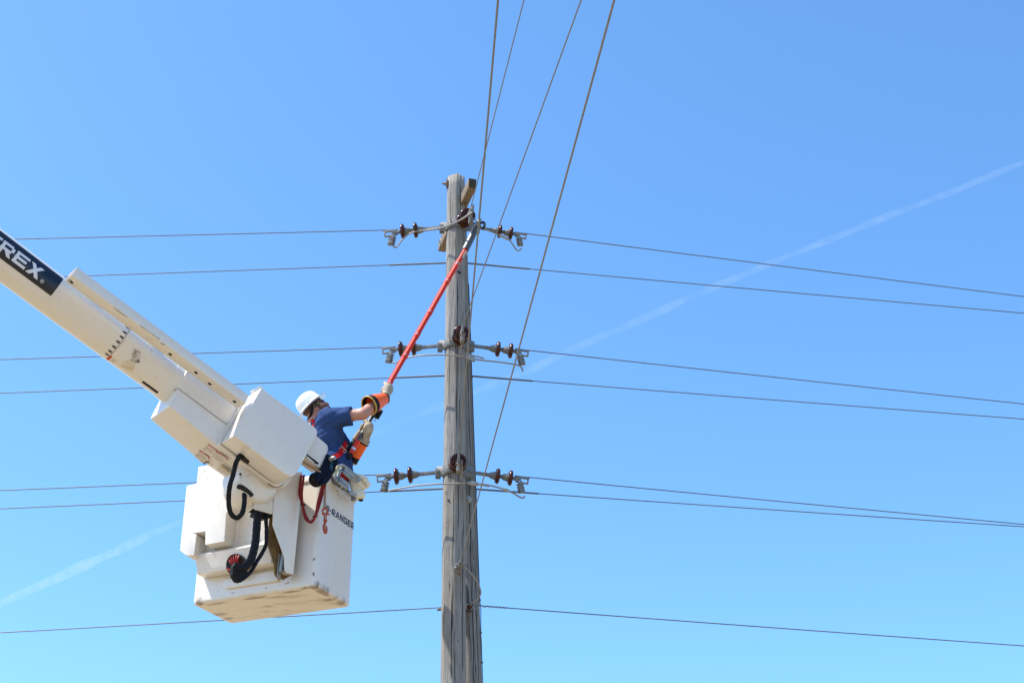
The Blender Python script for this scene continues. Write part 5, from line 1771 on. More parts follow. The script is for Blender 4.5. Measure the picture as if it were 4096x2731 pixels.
def surface(fn, lo, hi, step):
    """surface nets: a quad mesh of fn = 0"""
    lo = np.array(lo); hi = np.array(hi)
    N = np.ceil((hi - lo) / step).astype(int) + 1
    ax_ = [lo[i] + step * np.arange(N[i]) for i in range(3)]
    V = np.empty(tuple(N))
    for i in range(N[0]):
        g = np.stack(np.meshgrid([ax_[0][i]], ax_[1], ax_[2], indexing='ij'), -1)[0]
        V[i] = fn(g)
    ins = V < 0
    c = [ins[i:N[0] - 1 + i, j:N[1] - 1 + j, k:N[2] - 1 + k] for i in (0, 1) for j in (0, 1) for k in (0, 1)]
    cnt = sum(x.astype(np.int8) for x in c)
    act = (cnt > 0) & (cnt < 8)
    idx = -np.ones(act.shape, int)
    cells = np.argwhere(act)
    idx[tuple(cells.T)] = np.arange(len(cells))
    pos = np.zeros((len(cells), 3)); num = np.zeros(len(cells))
    corners = [(i, j, k) for i in (0, 1) for j in (0, 1) for k in (0, 1)]
    for a in corners:
        for d in range(3):
            if a[d] == 0:
                b = list(a); b[d] = 1
                va = V[tuple((cells + a).T)]; vb_ = V[tuple((cells + b).T)]
                m_ = (va < 0) != (vb_ < 0)
                t = np.where(m_, va / np.where(m_, va - vb_, 1), 0)
                pt_ = np.array(a, float)[None] + t[:, None] * np.eye(3)[d][None]
                pos += np.where(m_[:, None], pt_, 0); num += m_
    pos = lo + (cells + pos / np.maximum(num, 1)[:, None]) * step
    faces = []
    for d in range(3):
        e1, e2 = [(1, 2), (2, 0), (0, 1)][d]
        sl0 = [slice(None)] * 3; sl1 = [slice(None)] * 3
        sl0[d] = slice(0, N[d] - 1); sl1[d] = slice(1, N[d])
        cr = ins[tuple(sl0)] != ins[tuple(sl1)]
        ed = np.argwhere(cr)
        ok = (ed[:, e1] > 0) & (ed[:, e2] > 0) & (ed[:, e1] < N[e1] - 1) & (ed[:, e2] < N[e2] - 1)
        ed = ed[ok]
        flip = ins[tuple(ed.T)]
        def cell(o1, o2):
            q = ed.copy(); q[:, e1] -= o1; q[:, e2] -= o2
            return idx[tuple(q.T)]
        q = np.stack([cell(1, 1), cell(0, 1), cell(0, 0), cell(1, 0)], 1)
        q[~flip] = q[~flip][:, ::-1]
        faces.append(q)
    faces = np.concatenate(faces)
    faces = faces[(faces >= 0).all(1)]
    return pos, faces
def sdf_obj(name, fn, lo, hi, step, m, parent, smooth_it=1):
    pos, faces = surface(fn, lo, hi, step)
    rt_ = parent
    while rt_.parent is not None: rt_ = rt_.parent
    org = np.array(rt_.location)
    me = bpy.data.meshes.new(name)
    me.from_pydata((pos - org).tolist(), [], faces.tolist())
    bm = bmesh.new(); bm.from_mesh(me)
    for _ in range(smooth_it):
        bmesh.ops.smooth_vert(bm, verts=bm.verts[:], factor=0.45, use_axis_x=True, use_axis_y=True, use_axis_z=True)
    for f in bm.faces: f.smooth = True
    bmesh.ops.recalc_face_normals(bm, faces=bm.faces[:])
    bm.to_mesh(me); bm.free()
    me.materials.append(m)
    o = bpy.data.objects.new(name, me)
    col.objects.link(o)
    o.parent = parent
    return o
def A(v): return np.array(v, float)

# ------------------------------------------------------------------ materials of the worker
def skin_mat():
    m, nt, p = newmat('sunburnt_skin')
    co = objco(nt)
    f = noise(nt, 38, 6, co, 0.65)
    g = noise(nt, 7, 4, co)
    c = mix(nt, g, (0.41, 0.18, 0.12), (0.48, 0.235, 0.16))
    c = mix(nt, ramp(nt, f, [(0.45, (0, 0, 0)), (0.7, (0.5,) * 3)]), c, (0.36, 0.14, 0.095))
    nt.links.new(c, p.inputs['Base Color'])
    p.inputs['Roughness'].default_value = 0.5
    p.inputs['Subsurface Weight'].default_value = 0.12
    p.inputs['Subsurface Radius'].default_value = (0.01, 0.004, 0.002)
    bump(nt, p, noise(nt, 160, 3, co), 0.12, 0.002)
    return m
M['skin'] = skin_mat()
def cloth_mat(name, c, rough=0.85):
    m, nt, p = newmat(name)
    co = objco(nt)
    f = noise(nt, 220, 3, co, 0.6)
    g = noise(nt, 6, 4, co, 0.6)
    w1 = noise(nt, 9, 4, objco(nt, (1.2, 1.2, 0.6)), 0.55, 1.2)
    cc = mix(nt, g, tuple(x * 0.82 for x in c), tuple(x * 1.15 for x in c))
    nt.links.new(cc, p.inputs['Base Color'])
    p.inputs['Roughness'].default_value = rough
    p.inputs['Specular IOR Level'].default_value = 0.12
    bump(nt, p, mth(nt, 'ADD', mth(nt, 'MULTIPLY', w1, 1.0), mth(nt, 'MULTIPLY', f, 0.06)), 0.55, 0.025)
    return m
M['shirt'] = cloth_mat('navy_cotton', (0.024, 0.052, 0.140))
M['jeans'] = cloth_mat('dark_denim', (0.016, 0.022, 0.05))
M['hair'] = simple('brown_hair', (0.09, 0.042, 0.022), 0.7, 0, 0.5, 130, 0.6)
M['beard'] = simple('reddish_stubble', (0.17, 0.068, 0.040), 0.8, 0, 0.5, 170, 0.6)
M['hat'] = simple('white_hard_hat', (0.80, 0.80, 0.79), 0.25, 0, 0.02, 6, 0, 0.4)
M['lens'] = simple('dark_lens', (0.008, 0.008, 0.012), 0.08, 0, 0.1, 10, 0, 0.5)
M['lime'] = simple('lime_plastic', (0.16, 0.38, 0.03), 0.4, 0, 0.15, 30)
M['orange'] = simple('orange_rubber', (0.90, 0.118, 0.008), 0.4, 0, 0.06, 18, 0.1)
M['yellowrub'] = simple('yellow_rubber', (0.46, 0.28, 0.04), 0.5, 0, 0.2, 40)
def leather():
    m, nt, p = newmat('pale_leather')
    co = objco(nt)
    f = noise(nt, 26, 6, co, 0.65)
    g = noise(nt, 70, 4, co, 0.6)
    nt.links.new(ramp(nt, f, [(0.3, (0.25, 0.20, 0.135)), (0.55, (0.38, 0.315, 0.225)), (0.75, (0.47, 0.40, 0.30))]), p.inputs['Base Color'])
    p.inputs['Roughness'].default_value = 0.8
    bump(nt, p, mth(nt, 'ADD', f, mth(nt, 'MULTIPLY', g, 0.4)), 0.5, 0.006)
    return m
M['leather'] = leather()
M['web_red'] = simple('red_webbing', (0.42, 0.006, 0.010), 0.75, 0, 0.15, 90, 0.2, 0, 0.12)
M['stick_red'] = simple('red_fibreglass_pole', (0.55, 0.026, 0.010), 0.5, 0, 0.06, 20, 0, 0, 0.25)
M['stick_pink'] = simple('pale_red_fibreglass', (0.46, 0.018, 0.022), 0.6, 0, 0.1, 20, 0, 0, 0.2)
M['pink_label'] = simple('worn_label', (0.42, 0.16, 0.15), 0.6, 0, 0.4, 90)
M['charcoal'] = simple('charcoal_grip', (0.055, 0.058, 0.062), 0.4, 0, 0.25, 30)
M['green_rubber'] = simple('dark_green_rubber', (0.006, 0.030, 0.026), 0.55, 0, 0.3, 30)
M['steel'] = simple('bright_steel', (0.5, 0.5, 0.5), 0.3, 0.7, 0.15, 30)

# ------------------------------------------------------------------ joints, placed from the photograph at their own distance
J = {}
def jp(k, px, py, Y): J[k] = at_y(px, py, Y)
HY = 12.42
floor_z = NB.z + 0.06
jp('pelvis', 1306, 1958, 12.43)
jp('belly', 1328, 1870, 12.44)
jp('chest', 1308, 1760, 12.43)
jp('upper', 1280, 1706, 12.43)
jp('neck0', 1262, 1690, 12.43)
jp('neck1', 1258, 1645, 12.43)
jp('sh_r', 1318, 1672, 12.265)
jp('el_r', 1452, 1655, 12.20)
jp('wr_r', 1528, 1602, 12.30)
jp('sh_l', 1318, 1695, 12.62)
jp('el_l', 1398, 1836, 12.66)
jp('wr_l', 1452, 1756, 12.50)
hip = J['pelvis']
fwd = Vector((0.95, 0.31, 0)).normalized()
side = Vector((0.31, -0.95, 0)).normalized()       # his right, towards the viewer
for s_, nm in ((1, 'r'), (-1, 'l')):
    J['hip_' + nm] = hip + side * 0.10 * s_ - fwd * 0.03 - Z * 0.05
    J['kn_' + nm] = Vector((hip.x, hip.y, 0)) + side * 0.12 * s_ - fwd * 0.15 + Z * (floor_z + 0.50)
    J['an_' + nm] = Vector((hip.x, hip.y, 0)) + side * 0.13 * s_ - fwd * 0.27 + Z * (floor_z + 0.10)
    J['toe_' + nm] = J['an_' + nm] + fwd * 0.19 - Z * 0.055
print('floor', floor_z, 'hip', hip.z, 'neck', J['neck0'].z, 'hip h', hip.z - floor_z)

# head frame: tipped well back, looking up at the pole top
TILT = RAD(47)
hf = (Vector((0.975, 0.22, 0)) * math.cos(TILT) + Z * math.sin(TILT)).normalized()
hside = Vector((0.22, -0.975, 0))
hside = (hside - hf * hside.dot(hf)).normalized()
hu = hside.cross(hf).normalized()
hu = hu if hu.z > 0 else -hu
HO = at_y(1252, 1629, HY)                            # centre of the hat brim plane
def H(f, u, s_=0.0): return HO + hf * f + hu * u + hside * s_
HR = A([hf, hside, hu])

man = root('person', 'worker in navy t-shirt and white hard hat, standing in the bucket and reaching up', 'person', Vector((hip.x, hip.y, floor_z)))

def f_head(p):
    skull = f_ell(p, A(H(-0.008, 0.028)), HR, (0.098, 0.076, 0.098))
    face = f_ell(p, A(H(0.048, -0.052)), HR, (0.060, 0.058, 0.084))
    jaw = f_cap(p, A(H(0.012, -0.088)), A(H(0.072, -0.114)), 0.046, 0.034)
    d = smin(skull, face, 0.04)
    d = smin(d, jaw, 0.03)
    brow = f_cap(p, A(H(0.090, -0.006, 0.03)), A(H(0.090, -0.006, -0.03)), 0.014, 0.014)
    d = smin(d, brow, 0.02)
    nose = f_cap(p, A(H(0.102, -0.022)), A(H(0.124, -0.062)), 0.010, 0.0155)
    d = smin(d, nose, 0.014)
    for s_ in (1, -1):
        d = smin(d, f_ell(p, A(H(0.108, -0.066, 0.013 * s_)), HR, (0.012, 0.009, 0.009)), 0.008)
        d = smin(d, f_ell(p, A(H(0.078, -0.048, 0.040 * s_)), HR, (0.024, 0.022, 0.026)), 0.02)
        eye = f_ell(p, A(H(0.094, -0.024, 0.032 * s_)), HR, (0.014, 0.014, 0.011))
        d = smax(d, -eye, 0.01)
        d = smin(d, f_ell(p, A(H(0.084, -0.024, 0.032 * s_)), HR, (0.013, 0.013, 0.012)), 0.004)
        # ear: a rim, a hollow and a lobe
        er = A([(hf * 0.94 + hu * 0.34).normalized(), (hside * s_ + hf * -0.35).normalized(), (hu * 0.94 - hf * 0.34).normalized()])
        ear = f_ell(p, A(H(-0.014, -0.042, 0.080 * s_)), er, (0.020, 0.010, 0.033))
        hol = f_ell(p, A(H(-0.010, -0.042, 0.088 * s_)), er, (0.010, 0.009, 0.019))
        ear = smax(ear, -hol, 0.004)
        lobe = f_ell(p, A(H(-0.008, -0.072, 0.077 * s_)), er, (0.011, 0.007, 0.011))
        d = smin(d, smin(ear, lobe, 0.008), 0.008)
    up_l = f_cap(p, A(H(0.106, -0.087, 0.018)), A(H(0.106, -0.087, -0.018)), 0.0085, 0.0085)
    lo_l = f_cap(p, A(H(0.102, -0.101, 0.015)), A(H(0.102, -0.101, -0.015)), 0.0085, 0.0085)
    d = smin(d, up_l, 0.008); d = smin(d, lo_l, 0.008)
    chin = f_ell(p, A(H(0.090, -0.124)), HR, (0.022, 0.026, 0.018))
    d = smin(d, chin, 0.02)
    return d
def torso_field(p, g=0.0):
    Rt = A([fwd, side, Z])
    tl = (J['upper'] - J['belly']).normalized()
    ft = (fwd - tl * fwd.dot(tl)).normalized()
    st_ = tl.cross(ft)
    Rc = A([ft, st_, tl])
    d = f_ell(p, A(J['belly'] + ft * 0.018), Rc, (0.155 + g, 0.185 + g, 0.20 + g))
    d = smin(d, f_ell(p, A(J['chest']), Rc, (0.138 + g, 0.20 + g, 0.18 + g)), 0.08)
    d = smin(d, f_ell(p, A(J['pelvis'] - Z * 0.02), Rt, (0.145 + g, 0.19 + g, 0.15 + g)), 0.08)
    for nm in ('r', 'l'):
        d = smin(d, f_cap(p, A(J['upper'] + tl * 0.005), A(J['sh_' + nm]), 0.072 + g, 0.066 + g), 0.05)
        d = smin(d, f_cap(p, A(J['chest'] + tl * 0.02 + ft * 0.01), A(J['sh_' + nm]), 0.10 + g, 0.07 + g), 0.05)
    return d
def arm_field(p, nm, g=0.0):
    d = f_cap(p, A(J['sh_' + nm]), A(J['el_' + nm]), 0.068 + g, 0.049 + g)
    f1 = J['el_' + nm] + (J['wr_' + nm] - J['el_' + nm]) * 0.3
    fo = smin(f_cap(p, A(J['el_' + nm]), A(f1), 0.050 + g, 0.053 + g), f_cap(p, A(f1), A(J['wr_' + nm]), 0.053 + g, 0.032 + g), 0.01)
    return smin(d, fo, 0.025)
def leg_field(p, nm, g=0.0):
    d = f_cap(p, A(J['hip_' + nm]), A(J['kn_' + nm]), 0.095 + g, 0.066 + g)
    c1 = J['kn_' + nm] + (J['an_' + nm] - J['kn_' + nm]) * 0.3 - fwd * 0.015
    c = smin(f_cap(p, A(J['kn_' + nm]), A(c1), 0.062 + g, 0.064 + g), f_cap(p, A(c1), A(J['an_' + nm]), 0.062 + g, 0.042 + g), 0.02)
    return smin(d, c, 0.03)
def f_body(p):
    d = torso_field(p)
    d = smin(d, f_cap(p, A(J['neck0'] - Z * 0.02), A(J['neck1']), 0.074, 0.064), 0.035)
    d = smin(d, f_head(p), 0.02)
    for nm in ('r', 'l'):
        d = smin(d, arm_field(p, nm), 0.03)
        d = smin(d, leg_field(p, nm), 0.03)
        hd_ = J['wr_' + nm] + (J['wr_' + nm] - J['el_' + nm]).normalized() * 0.055
        d = smin(d, f_cap(p, A(J['wr_' + nm]), A(hd_), 0.030, 0.028), 0.02)
        d = smin(d, f_cap(p, A(J['an_' + nm]), A(J['toe_' + nm]), 0.036, 0.028), 0.03)
    return d
pts_all = [v for v in J.values()] + [H(0.14, 0.12), H(-0.12, -0.14)]
lo = [min(q[i] for q in pts_all) - 0.16 for i in range(3)]
hi = [max(q[i] for q in pts_all) + 0.16 for i in range(3)]
body_o = sdf_obj('body', f_body, lo, hi, 0.0085, M['skin'], man, 1)

# beard and hair as thin shells over the head
def f_beard(p):
    d = f_head(p) - 0.006
    q = p - A(HO)
    f, u, s_ = q @ A(hf), q @ A(hu), q @ A(hside)
    reg = np.maximum(u + 0.066 + 0.25 * (f - 0.09), -(f - 0.012))         # below the cheek line, in front of the ear
    mouth = 0.0135 - np.sqrt((u + 0.094) ** 2 + (np.maximum(np.abs(s_) - 0.012, 0)) ** 2 + (np.minimum(f - 0.1, 0)) ** 2)
    return smax(smax(d, reg, 0.006), mouth, 0.004)
bx = [A(H(a, b, c)) for a in (-0.16, 0.17) for b in (-0.19, 0.17) for c in (-0.13, 0.13)]
hlo = np.min(bx, 0); hhi = np.max(bx, 0)
sdf_obj('beard', f_beard, hlo, hhi, 0.005, M['beard'], man, 1)
def f_hair(p):
    d = f_head(p) - 0.007
    q = p - A(HO)
    f, u, s_ = q @ A(hf), q @ A(hu), q @ A(hside)
    side_ = np.maximum(f - 0.042, -(u + 0.055 + 0.05 * np.clip((0.02 - f) / 0.1, 0, 1)))
    earcut = 0.030 - np.sqrt((f + 0.012) ** 2 + (u + 0.050) ** 2)
    return smax(smax(d, side_, 0.006), earcut, 0.004)
sdf_obj('hair', f_hair, hlo, hhi, 0.005, M['hair'], man, 1)

# t-shirt: body field swollen, cut at the sleeves and collar, gathered into folds
rs1 = J['sh_r'] + (J['el_r'] - J['sh_r']) * 0.66
ls1 = J['sh_l'] + (J['el_l'] - J['sh_l']) * 0.68
tl_ = (J['upper'] - J['belly']).normalized()
def fold(p):
    q = p - A(J['chest'])
    a = q @ A(fwd); b = q @ A(Z); c = q @ A(side)
    w1_ = np.sin((b * 0.9 + a * 0.75) * 62 + 2.2 * np.sin(a * 14 + c * 6)) * 0.0058
    w2_ = np.sin((b - a * 0.55) * 95 + 1.7 * np.sin(b * 17)) * 0.0034
    ph = (b * 0.85 + a * 0.95) * 30 + 1.6 * np.sin(a * 9 + c * 5) + 0.9 * np.sin(b * 13)
    cr = -0.0075 * (1 - np.abs(np.sin(ph))) ** 3
    return w1_ * 0.6 + w2_ * 0.6 - cr - 0.003
def f_shirt(p):
    d = torso_field(p, 0.010)
    for nm, e in (('r', rs1), ('l', ls1)):
        ax_ = (J['el_' + nm] - J['sh_' + nm]).normalized()
        sl = f_cap(p, A(J['sh_' + nm] - ax_ * 0.02), A(e), 0.086, 0.078)
        sl = smin(sl, f_cap(p, A(J['sh_' + nm] + ax_ * 0.02 - tl_ * 0.025), A(e - Z * 0.012), 0.080, 0.070), 0.02)
        sl = smax(sl, f_plane(p, A(e), A((ax_ + Z * -0.02).normalized())), 0.006)
        d = smin(d, sl, 0.045)
    d = d + fold(p)
    hem = -(f_plane(p, A(J['pelvis'] - Z * 0.05), A(Z)))
    d = smax(d, hem, 0.008)
    nk = (J['neck1'] - J['neck0']).normalized()
    colr = f_cap(p, A(J['neck0'] + nk * 0.0), A(J['neck1'] + nk * 0.1), 0.083, 0.075)
    d = smax(d, -colr, 0.006)
    return d
slo = [min(J[k][i] for k in ('pelvis', 'sh_r', 'sh_l', 'upper', 'chest')) - 0.26 for i in range(3)]
shi = [max(max(J[k][i] for k in ('pelvis', 'sh_r', 'sh_l', 'upper', 'chest')), rs1[i], ls1[i]) + 0.22 for i in range(3)]
shirt = sdf_obj('t_shirt', f_shirt, slo, shi, 0.0065, M['shirt'], man, 1)
# seam where the sleeve is set in, and sleeve hem
def ring_on(fn, c, axis, r0, k=48, off=0.001):
    x, y = perp(axis)
    out = []
    for i in range(k):
        d = x * math.cos(2 * math.pi * i / k) + y * math.sin(2 * math.pi * i / k)
        t = np.linspace(r0 * 0.2, r0 * 2.6, 240)
        P_ = A(c)[None] + t[:, None] * A(d)[None]
        v = fn(P_)
        z = np.where((v[:-1] < 0) & (v[1:] >= 0))[0]
        out.append(Vector(P_[z[0]]) + d * off if len(z) else Vector(A(c) + A(d) * r0))
    return out
axr = (J['el_r'] - J['sh_r']).normalized()
rg2 = ring_on(f_shirt, rs1 - axr * 0.022, axr, 0.08)
MB().tube(rg2 + [rg2[0]], 0.0016, 5).build('sleeve_hem', M['shirt'], shirt, sharp=80)
def f_trousers(p):
    d = f_ell(p, A(J['pelvis'] - Z * 0.02), A([fwd, side, Z]), (0.152, 0.197, 0.155))
    for nm in ('r', 'l'):
        d = smin(d, leg_field(p, nm, 0.014), 0.04)
        d = smax(d, -f_plane(p, A(J['an_' + nm] - Z * 0.02), A(Z)), 0.005) if False else d
    d = smax(d, f_plane(p, A(J['pelvis'] + Z * 0.06), A(Z)), 0.006)
    return smax(d, -(f_plane(p, A([0, 0, floor_z + 0.07]), A(Z))), 0.006)
tlo = [min(J[k][i] for k in ('an_r', 'an_l', 'hip_r', 'hip_l', 'pelvis', 'kn_r', 'kn_l')) - 0.2 for i in range(3)]
thi = [max(J[k][i] for k in ('an_r', 'an_l', 'hip_r', 'hip_l', 'pelvis', 'kn_r', 'kn_l')) + 0.2 for i in range(3)]
sdf_obj('trousers', f_trousers, tlo, thi, 0.013, M['jeans'], man, 1)
for nm in ('r', 'l'):
    def f_boot(p, nm=nm):
        d = f_cap(p, A(J['an_' + nm] + Z * 0.10), A(J['an_' + nm]), 0.062, 0.058)
        d = smin(d, f_cap(p, A(J['an_' + nm] - Z * 0.03), A(J['toe_' + nm]), 0.054, 0.046), 0.03)
        d = smin(d, f_cap(p, A(J['an_' + nm] - Z * 0.05 - fwd * 0.03), A(J['toe_' + nm] - Z * 0.005), 0.046, 0.046), 0.02)
        return smax(d, -f_plane(p, A([0, 0, floor_z - 0.008]), A(Z)), 0.004)
    a_ = J['an_' + nm]; b_ = J['toe_' + nm]
    blo = [min(a_[i], b_[i]) - 0.14 for i in range(3)]; bhi = [max(a_[i], b_[i]) + 0.19 for i in range(3)]
    sdf_obj('boot', f_boot, blo, bhi, 0.013, M['rope'], man, 1)

# hard hat with a full brim, suspension band, chin nape strap
hat = MB()
n_ = 56
rings = []
prof = [(0.165, -0.012, 1), (0.171, -0.010, 1), (0.172, -0.006, 1), (0.150, 0.004, 1), (0.126, 0.012, 1), (0.123, 0.024, 0), (0.121, 0.055, 0), (0.114, 0.088, 0), (0.100, 0.116, 0), (0.078, 0.137, 0), (0.046, 0.151, 0), (0.012, 0.156, 0)]
for r_, u_, br_ in prof:
    u_ = u_ + 0.025 * (1 - u_ / 0.156)
    ring = []
    for k in range(n_):
        a = 2 * math.pi * k / n_
        ca_, sa_ = math.cos(a), math.sin(a)
        dr = (0.008 * max(0, ca_) ** 3 - 0.004 * max(0, -ca_) ** 3) if br_ else 0
        du = (0.002 * (1 - ca_ ** 2) ** 2 - 0.006 * max(0, -ca_)) if br_ and r_ > 0.13 else 0
        rid = 0.0025 * math.exp(-(sa_ / 0.16) ** 2) * (1 if not br_ and u_ > 0.05 else 0)
        ring.append(H(-0.002 + (r_ + dr) * ca_ * 0.985, u_ + du + rid, r_ * sa_ * (0.745 if r_ > 0.13 else 0.86)))
    rings.append(ring)
inner = []
for r_, u_, br_ in [(0.006, 0.146, 0), (0.042, 0.141, 0), (0.072, 0.128, 0), (0.094, 0.109, 0), (0.108, 0.083, 0), (0.115, 0.055, 0), (0.117, 0.03, 0), (0.121, 0.009, 1), (0.150, 0.000, 1), (0.165, -0.013, 1)]:
    u_ = u_ + 0.025 * (1 - u_ / 0.156)
    ring = []
    for k in range(n_):
        a = 2 * math.pi * k / n_
        ca_, sa_ = math.cos(a), math.sin(a)
        dr = (0.008 * max(0, ca_) ** 3 - 0.004 * max(0, -ca_) ** 3) if br_ else 0
        du = (0.002 * (1 - ca_ ** 2) ** 2 - 0.006 * max(0, -ca_)) if br_ and r_ > 0.13 else 0
        ring.append(H(-0.002 + (r_ + dr) * ca_ * 0.985, u_ + du, r_ * sa_ * (0.745 if r_ > 0.13 else 0.86)))
    inner.append(ring)
hat.rings(rings + inner)
hat_o = hat.build('hard_hat', M['hat'], man, sharp=65)
bnd = MB()
rings = []
for r_, u_ in ((0.106, 0.004), (0.112, 0.004), (0.113, 0.034), (0.107, 0.034)):
    rings.append([H(-0.002 + r_ * math.cos(2 * math.pi * k / 40) * 0.985, u_, r_ * 0.84 * math.sin(2 * math.pi * k / 40)) for k in range(40)])
bnd.rings(rings + [rings[0]], False, False)
bnd.build('suspension_band', M['black'], hat_o)
npe = MB()
npe.tube(smooth_path([H(-0.030, -0.006, 0.088), H(-0.068, -0.040, 0.074), H(-0.100, -0.062, 0.04), H(-0.108, -0.068, 0), H(-0.100, -0.062, -0.04), H(-0.068, -0.040, -0.074), H(-0.030, -0.006, -0.088)], 6), 0.013, 8)
npe.box(H(-0.112, -0.072, 0), hu, hside, hf, 0.018, 0.032, 0.014)
npe.build('nape_strap', M['black'], hat_o, sharp=60)
slt = MB().box(H(-0.035, 0.046, 0.105), hf, hu, hside, 0.018, 0.012, 0.003)
slt.build('accessory_slot', M['hat'], hat_o, bevel=0.002)

# wraparound glasses with lime arms
gl = MB()
rings = []
for i in range(17):
    a = RAD(-62 + 124 * i / 16)
    c_ = lambda r_, u_: H(0.034 + r_ * math.cos(a), u_, r_ * 0.98 * math.sin(a))
    top = -0.006 - 0.004 * abs(math.sin(a)); bt_ = -0.046 + 0.010 * abs(math.sin(a)) ** 2 + (0.010 if abs(i - 8) < 1 else 0)
    rings.append([c_(0.083, top), c_(0.086, (top + bt_) / 2), c_(0.083, bt_), c_(0.079, bt_), c_(0.081, (top + bt_) / 2), c_(0.079, top)])
gl.rings(rings)
glasses = gl.build('sunglasses', M['lens'], man, sharp=50)
for s_ in (1, -1):
    MB().tube(smooth_path([H(0.070, -0.014, 0.076 * s_), H(0.046, -0.020, 0.083 * s_), H(0.006, -0.026, 0.088 * s_), H(-0.024, -0.034, 0.088 * s_)], 5), 0.0045, 6).build('temple_arm', M['black'], glasses)
    MB().tube([H(0.044, -0.0215, 0.0875 * s_), H(0.012, -0.026, 0.0915 * s_)], 0.0026, 6).build('temple_stripe', M['lime'], glasses)

# harness: waist strap with buckle, shoulder webbing
def strap_on(fn, path, width, th, name, m, off=0.004):
    pts = smooth_path(path, 10)
    rings = []
    for i, q in enumerate(pts):
        t = (pts[min(i + 1, len(pts) - 1)] - pts[max(i - 1, 0)]).normalized()
        e = 0.004
        g = Vector([float(fn(A(q + d * e)[None])[0] - fn(A(q - d * e)[None])[0]) for d in (X, Yv, Z)]).normalized()
        d0 = float(fn(A(q)[None])[0])
        s0 = q - g * (d0 - off)
        sd = t.cross(g).normalized()
        rings.append([s0 + sd * width / 2, s0 + sd * width / 2 + g * th, s0 - sd * width / 2 + g * th, s0 - sd * width / 2])
    return MB().rings(rings).build(name, m, man, sharp=50), rings
def near_side(px, py): return at_y(px, py, 12.25)
hs_, hr_ = strap_on(f_shirt, [near_side(1318, 1838), near_side(1334, 1829), near_side(1360, 1812), at_y(1374, 1792, 12.32), at_y(1384, 1770, 12.38)], 0.048, 0.006, 'harness_strap', M['web_red'], 0.005)
mid = hr_[int(len(hr_) * 0.66)]
bc = (mid[1] + mid[2]) / 2
tt = (hr_[int(len(hr_) * 0.66) + 1][1] - mid[1]).normalized()
sd = (mid[1] - mid[2]).normalized()
nb = tt.cross(sd).normalized()
if nb.y > 0: nb = -nb
bu = MB()
loop = [bc + sd * 0.036 + tt * 0.012, bc + sd * 0.036 - tt * 0.012, bc - sd * 0.036 - tt * 0.012, bc - sd * 0.036 + tt * 0.012]
loop = [q + nb * 0.006 for q in loop]
bu.tube(loop + [loop[0]], 0.004, 6)
bu.build('buckle', M['steel'], hs_)
strap_on(f_shirt, [at_y(1236, 1692, 12.26), at_y(1240, 1683, 12.30), at_y(1247, 1674, 12.36)], 0.024, 0.004, 'harness_strap', M['web_red'], 0.004)
# belt round the waist below
strap_on(f_shirt, [J['belly'] - Z * 0.14 + (fwd * math.cos(a) + side * math.sin(a)) * 0.2 for a in [RAD(x_) for x_ in range(-180, 181, 20)]], 0.05, 0.006, 'harness_belt', M['web_red'], 0.006)

# ------------------------------------------------------------------ the long stick and its cutter
tipP = at_y(1917, 886, 12.70)
hsP = [(1917, 886, 12.70), (1862, 999, 12.66), (1790, 1125, 12.61), (1721, 1248, 12.56), (1630, 1408, 12.49), (1541, 1566, 12.42), (1503, 1640, 12.385), (1458, 1718, 12.35), (1410, 1800, 12.315), (1399, 1822, 12.31)]
cl_ = smooth_path([at_y(*q) for q in hsP], 12)
def seg_between(i0, i1): return cl_[int(i0 * 12):int(i1 * 12) + 1]
stick = root('hot_stick', 'long red telescopic stick with dark cutter head, held up to the topmost bracket', 'stick', cl_[-1])
mp0 = mpp(cl_[0])
MB().tube(seg_between(1, 5), 0.0222, 18).build('red_tube', M['stick_red'], stick, solid=False)
inner_ = MB()
# a second, thinner rod runs along the lit side of the lower half
offv = Vector((-0.85, 0, 0.5)).normalized()
inner_.tube([q + offv * 0.021 - Yv * 0.003 for q in seg_between(1.4, 5)], 0.0090, 10)
inner_.build('guide_rod', M['stick_pink'], stick, solid=False)
hd = seg_between(0.15, 1.05)
hs2 = MB()
hs2.tube(hd, [0.023 + 0.010 * min(1, i / 3) for i in range(len(hd))], 16)
head_o = hs2.build('cutter_head', M['charcoal'], stick, solid=False, sharp=50)
hl = MB()
hl.tube([q + Vector((-0.80, -0.42, 0.35)) * 0.0150 for q in hd[1:]], 0.0205, 20)
M['silver'] = simple('dull_silver_paint', (0.30, 0.30, 0.29), 0.55, 0, 0.1, 20, 0, 0, 0.3)
hl.build('side_plate', M['silver'], head_o)
d0 = (cl_[0] - cl_[3]).normalized()
nb_ = MB()
nb_.tube([cl_[1], cl_[0] + d0 * 0.02, cl_[0] + d0 * 0.045], [0.022, 0.020, 0.008], 12)
nb_.bolt(cl_[2] - Yv * 0.024, -Yv, 0.012, 0.012)
nb_.build('nose_cone', M['alu'], head_o)
hx_ = MB()
hx_.tube(smooth_path([cl_[1] + X * 0.01, cl_[0] + X * 0.045 - Z * 0.01, cl_[0] + X * 0.052 - Z * 0.055, cl_[0] + X * 0.03 - Z * 0.09], 5), [0.012] * 15 + [0.007], 8)
hx_.build('blade_hook', M['black'], head_o)
hk2 = MB()
b0 = at_y(1851, 1030, 12.63)
hk2.tube(smooth_path([at_y(1848, 1034, 12.62), at_y(1857, 1016, 12.62), at_y(1864, 1005, 12.62), at_y(1869, 1008, 12.62), at_y(1865, 1020, 12.62)], 6), 0.0048, 6)
hk2.box(b0 - Yv * 0.010 + X * 0.008, (cl_[12] - cl_[24]), Yv, X, 0.022, 0.010, 0.010)
hk2.build('stay_hook', M['galv'], stick)
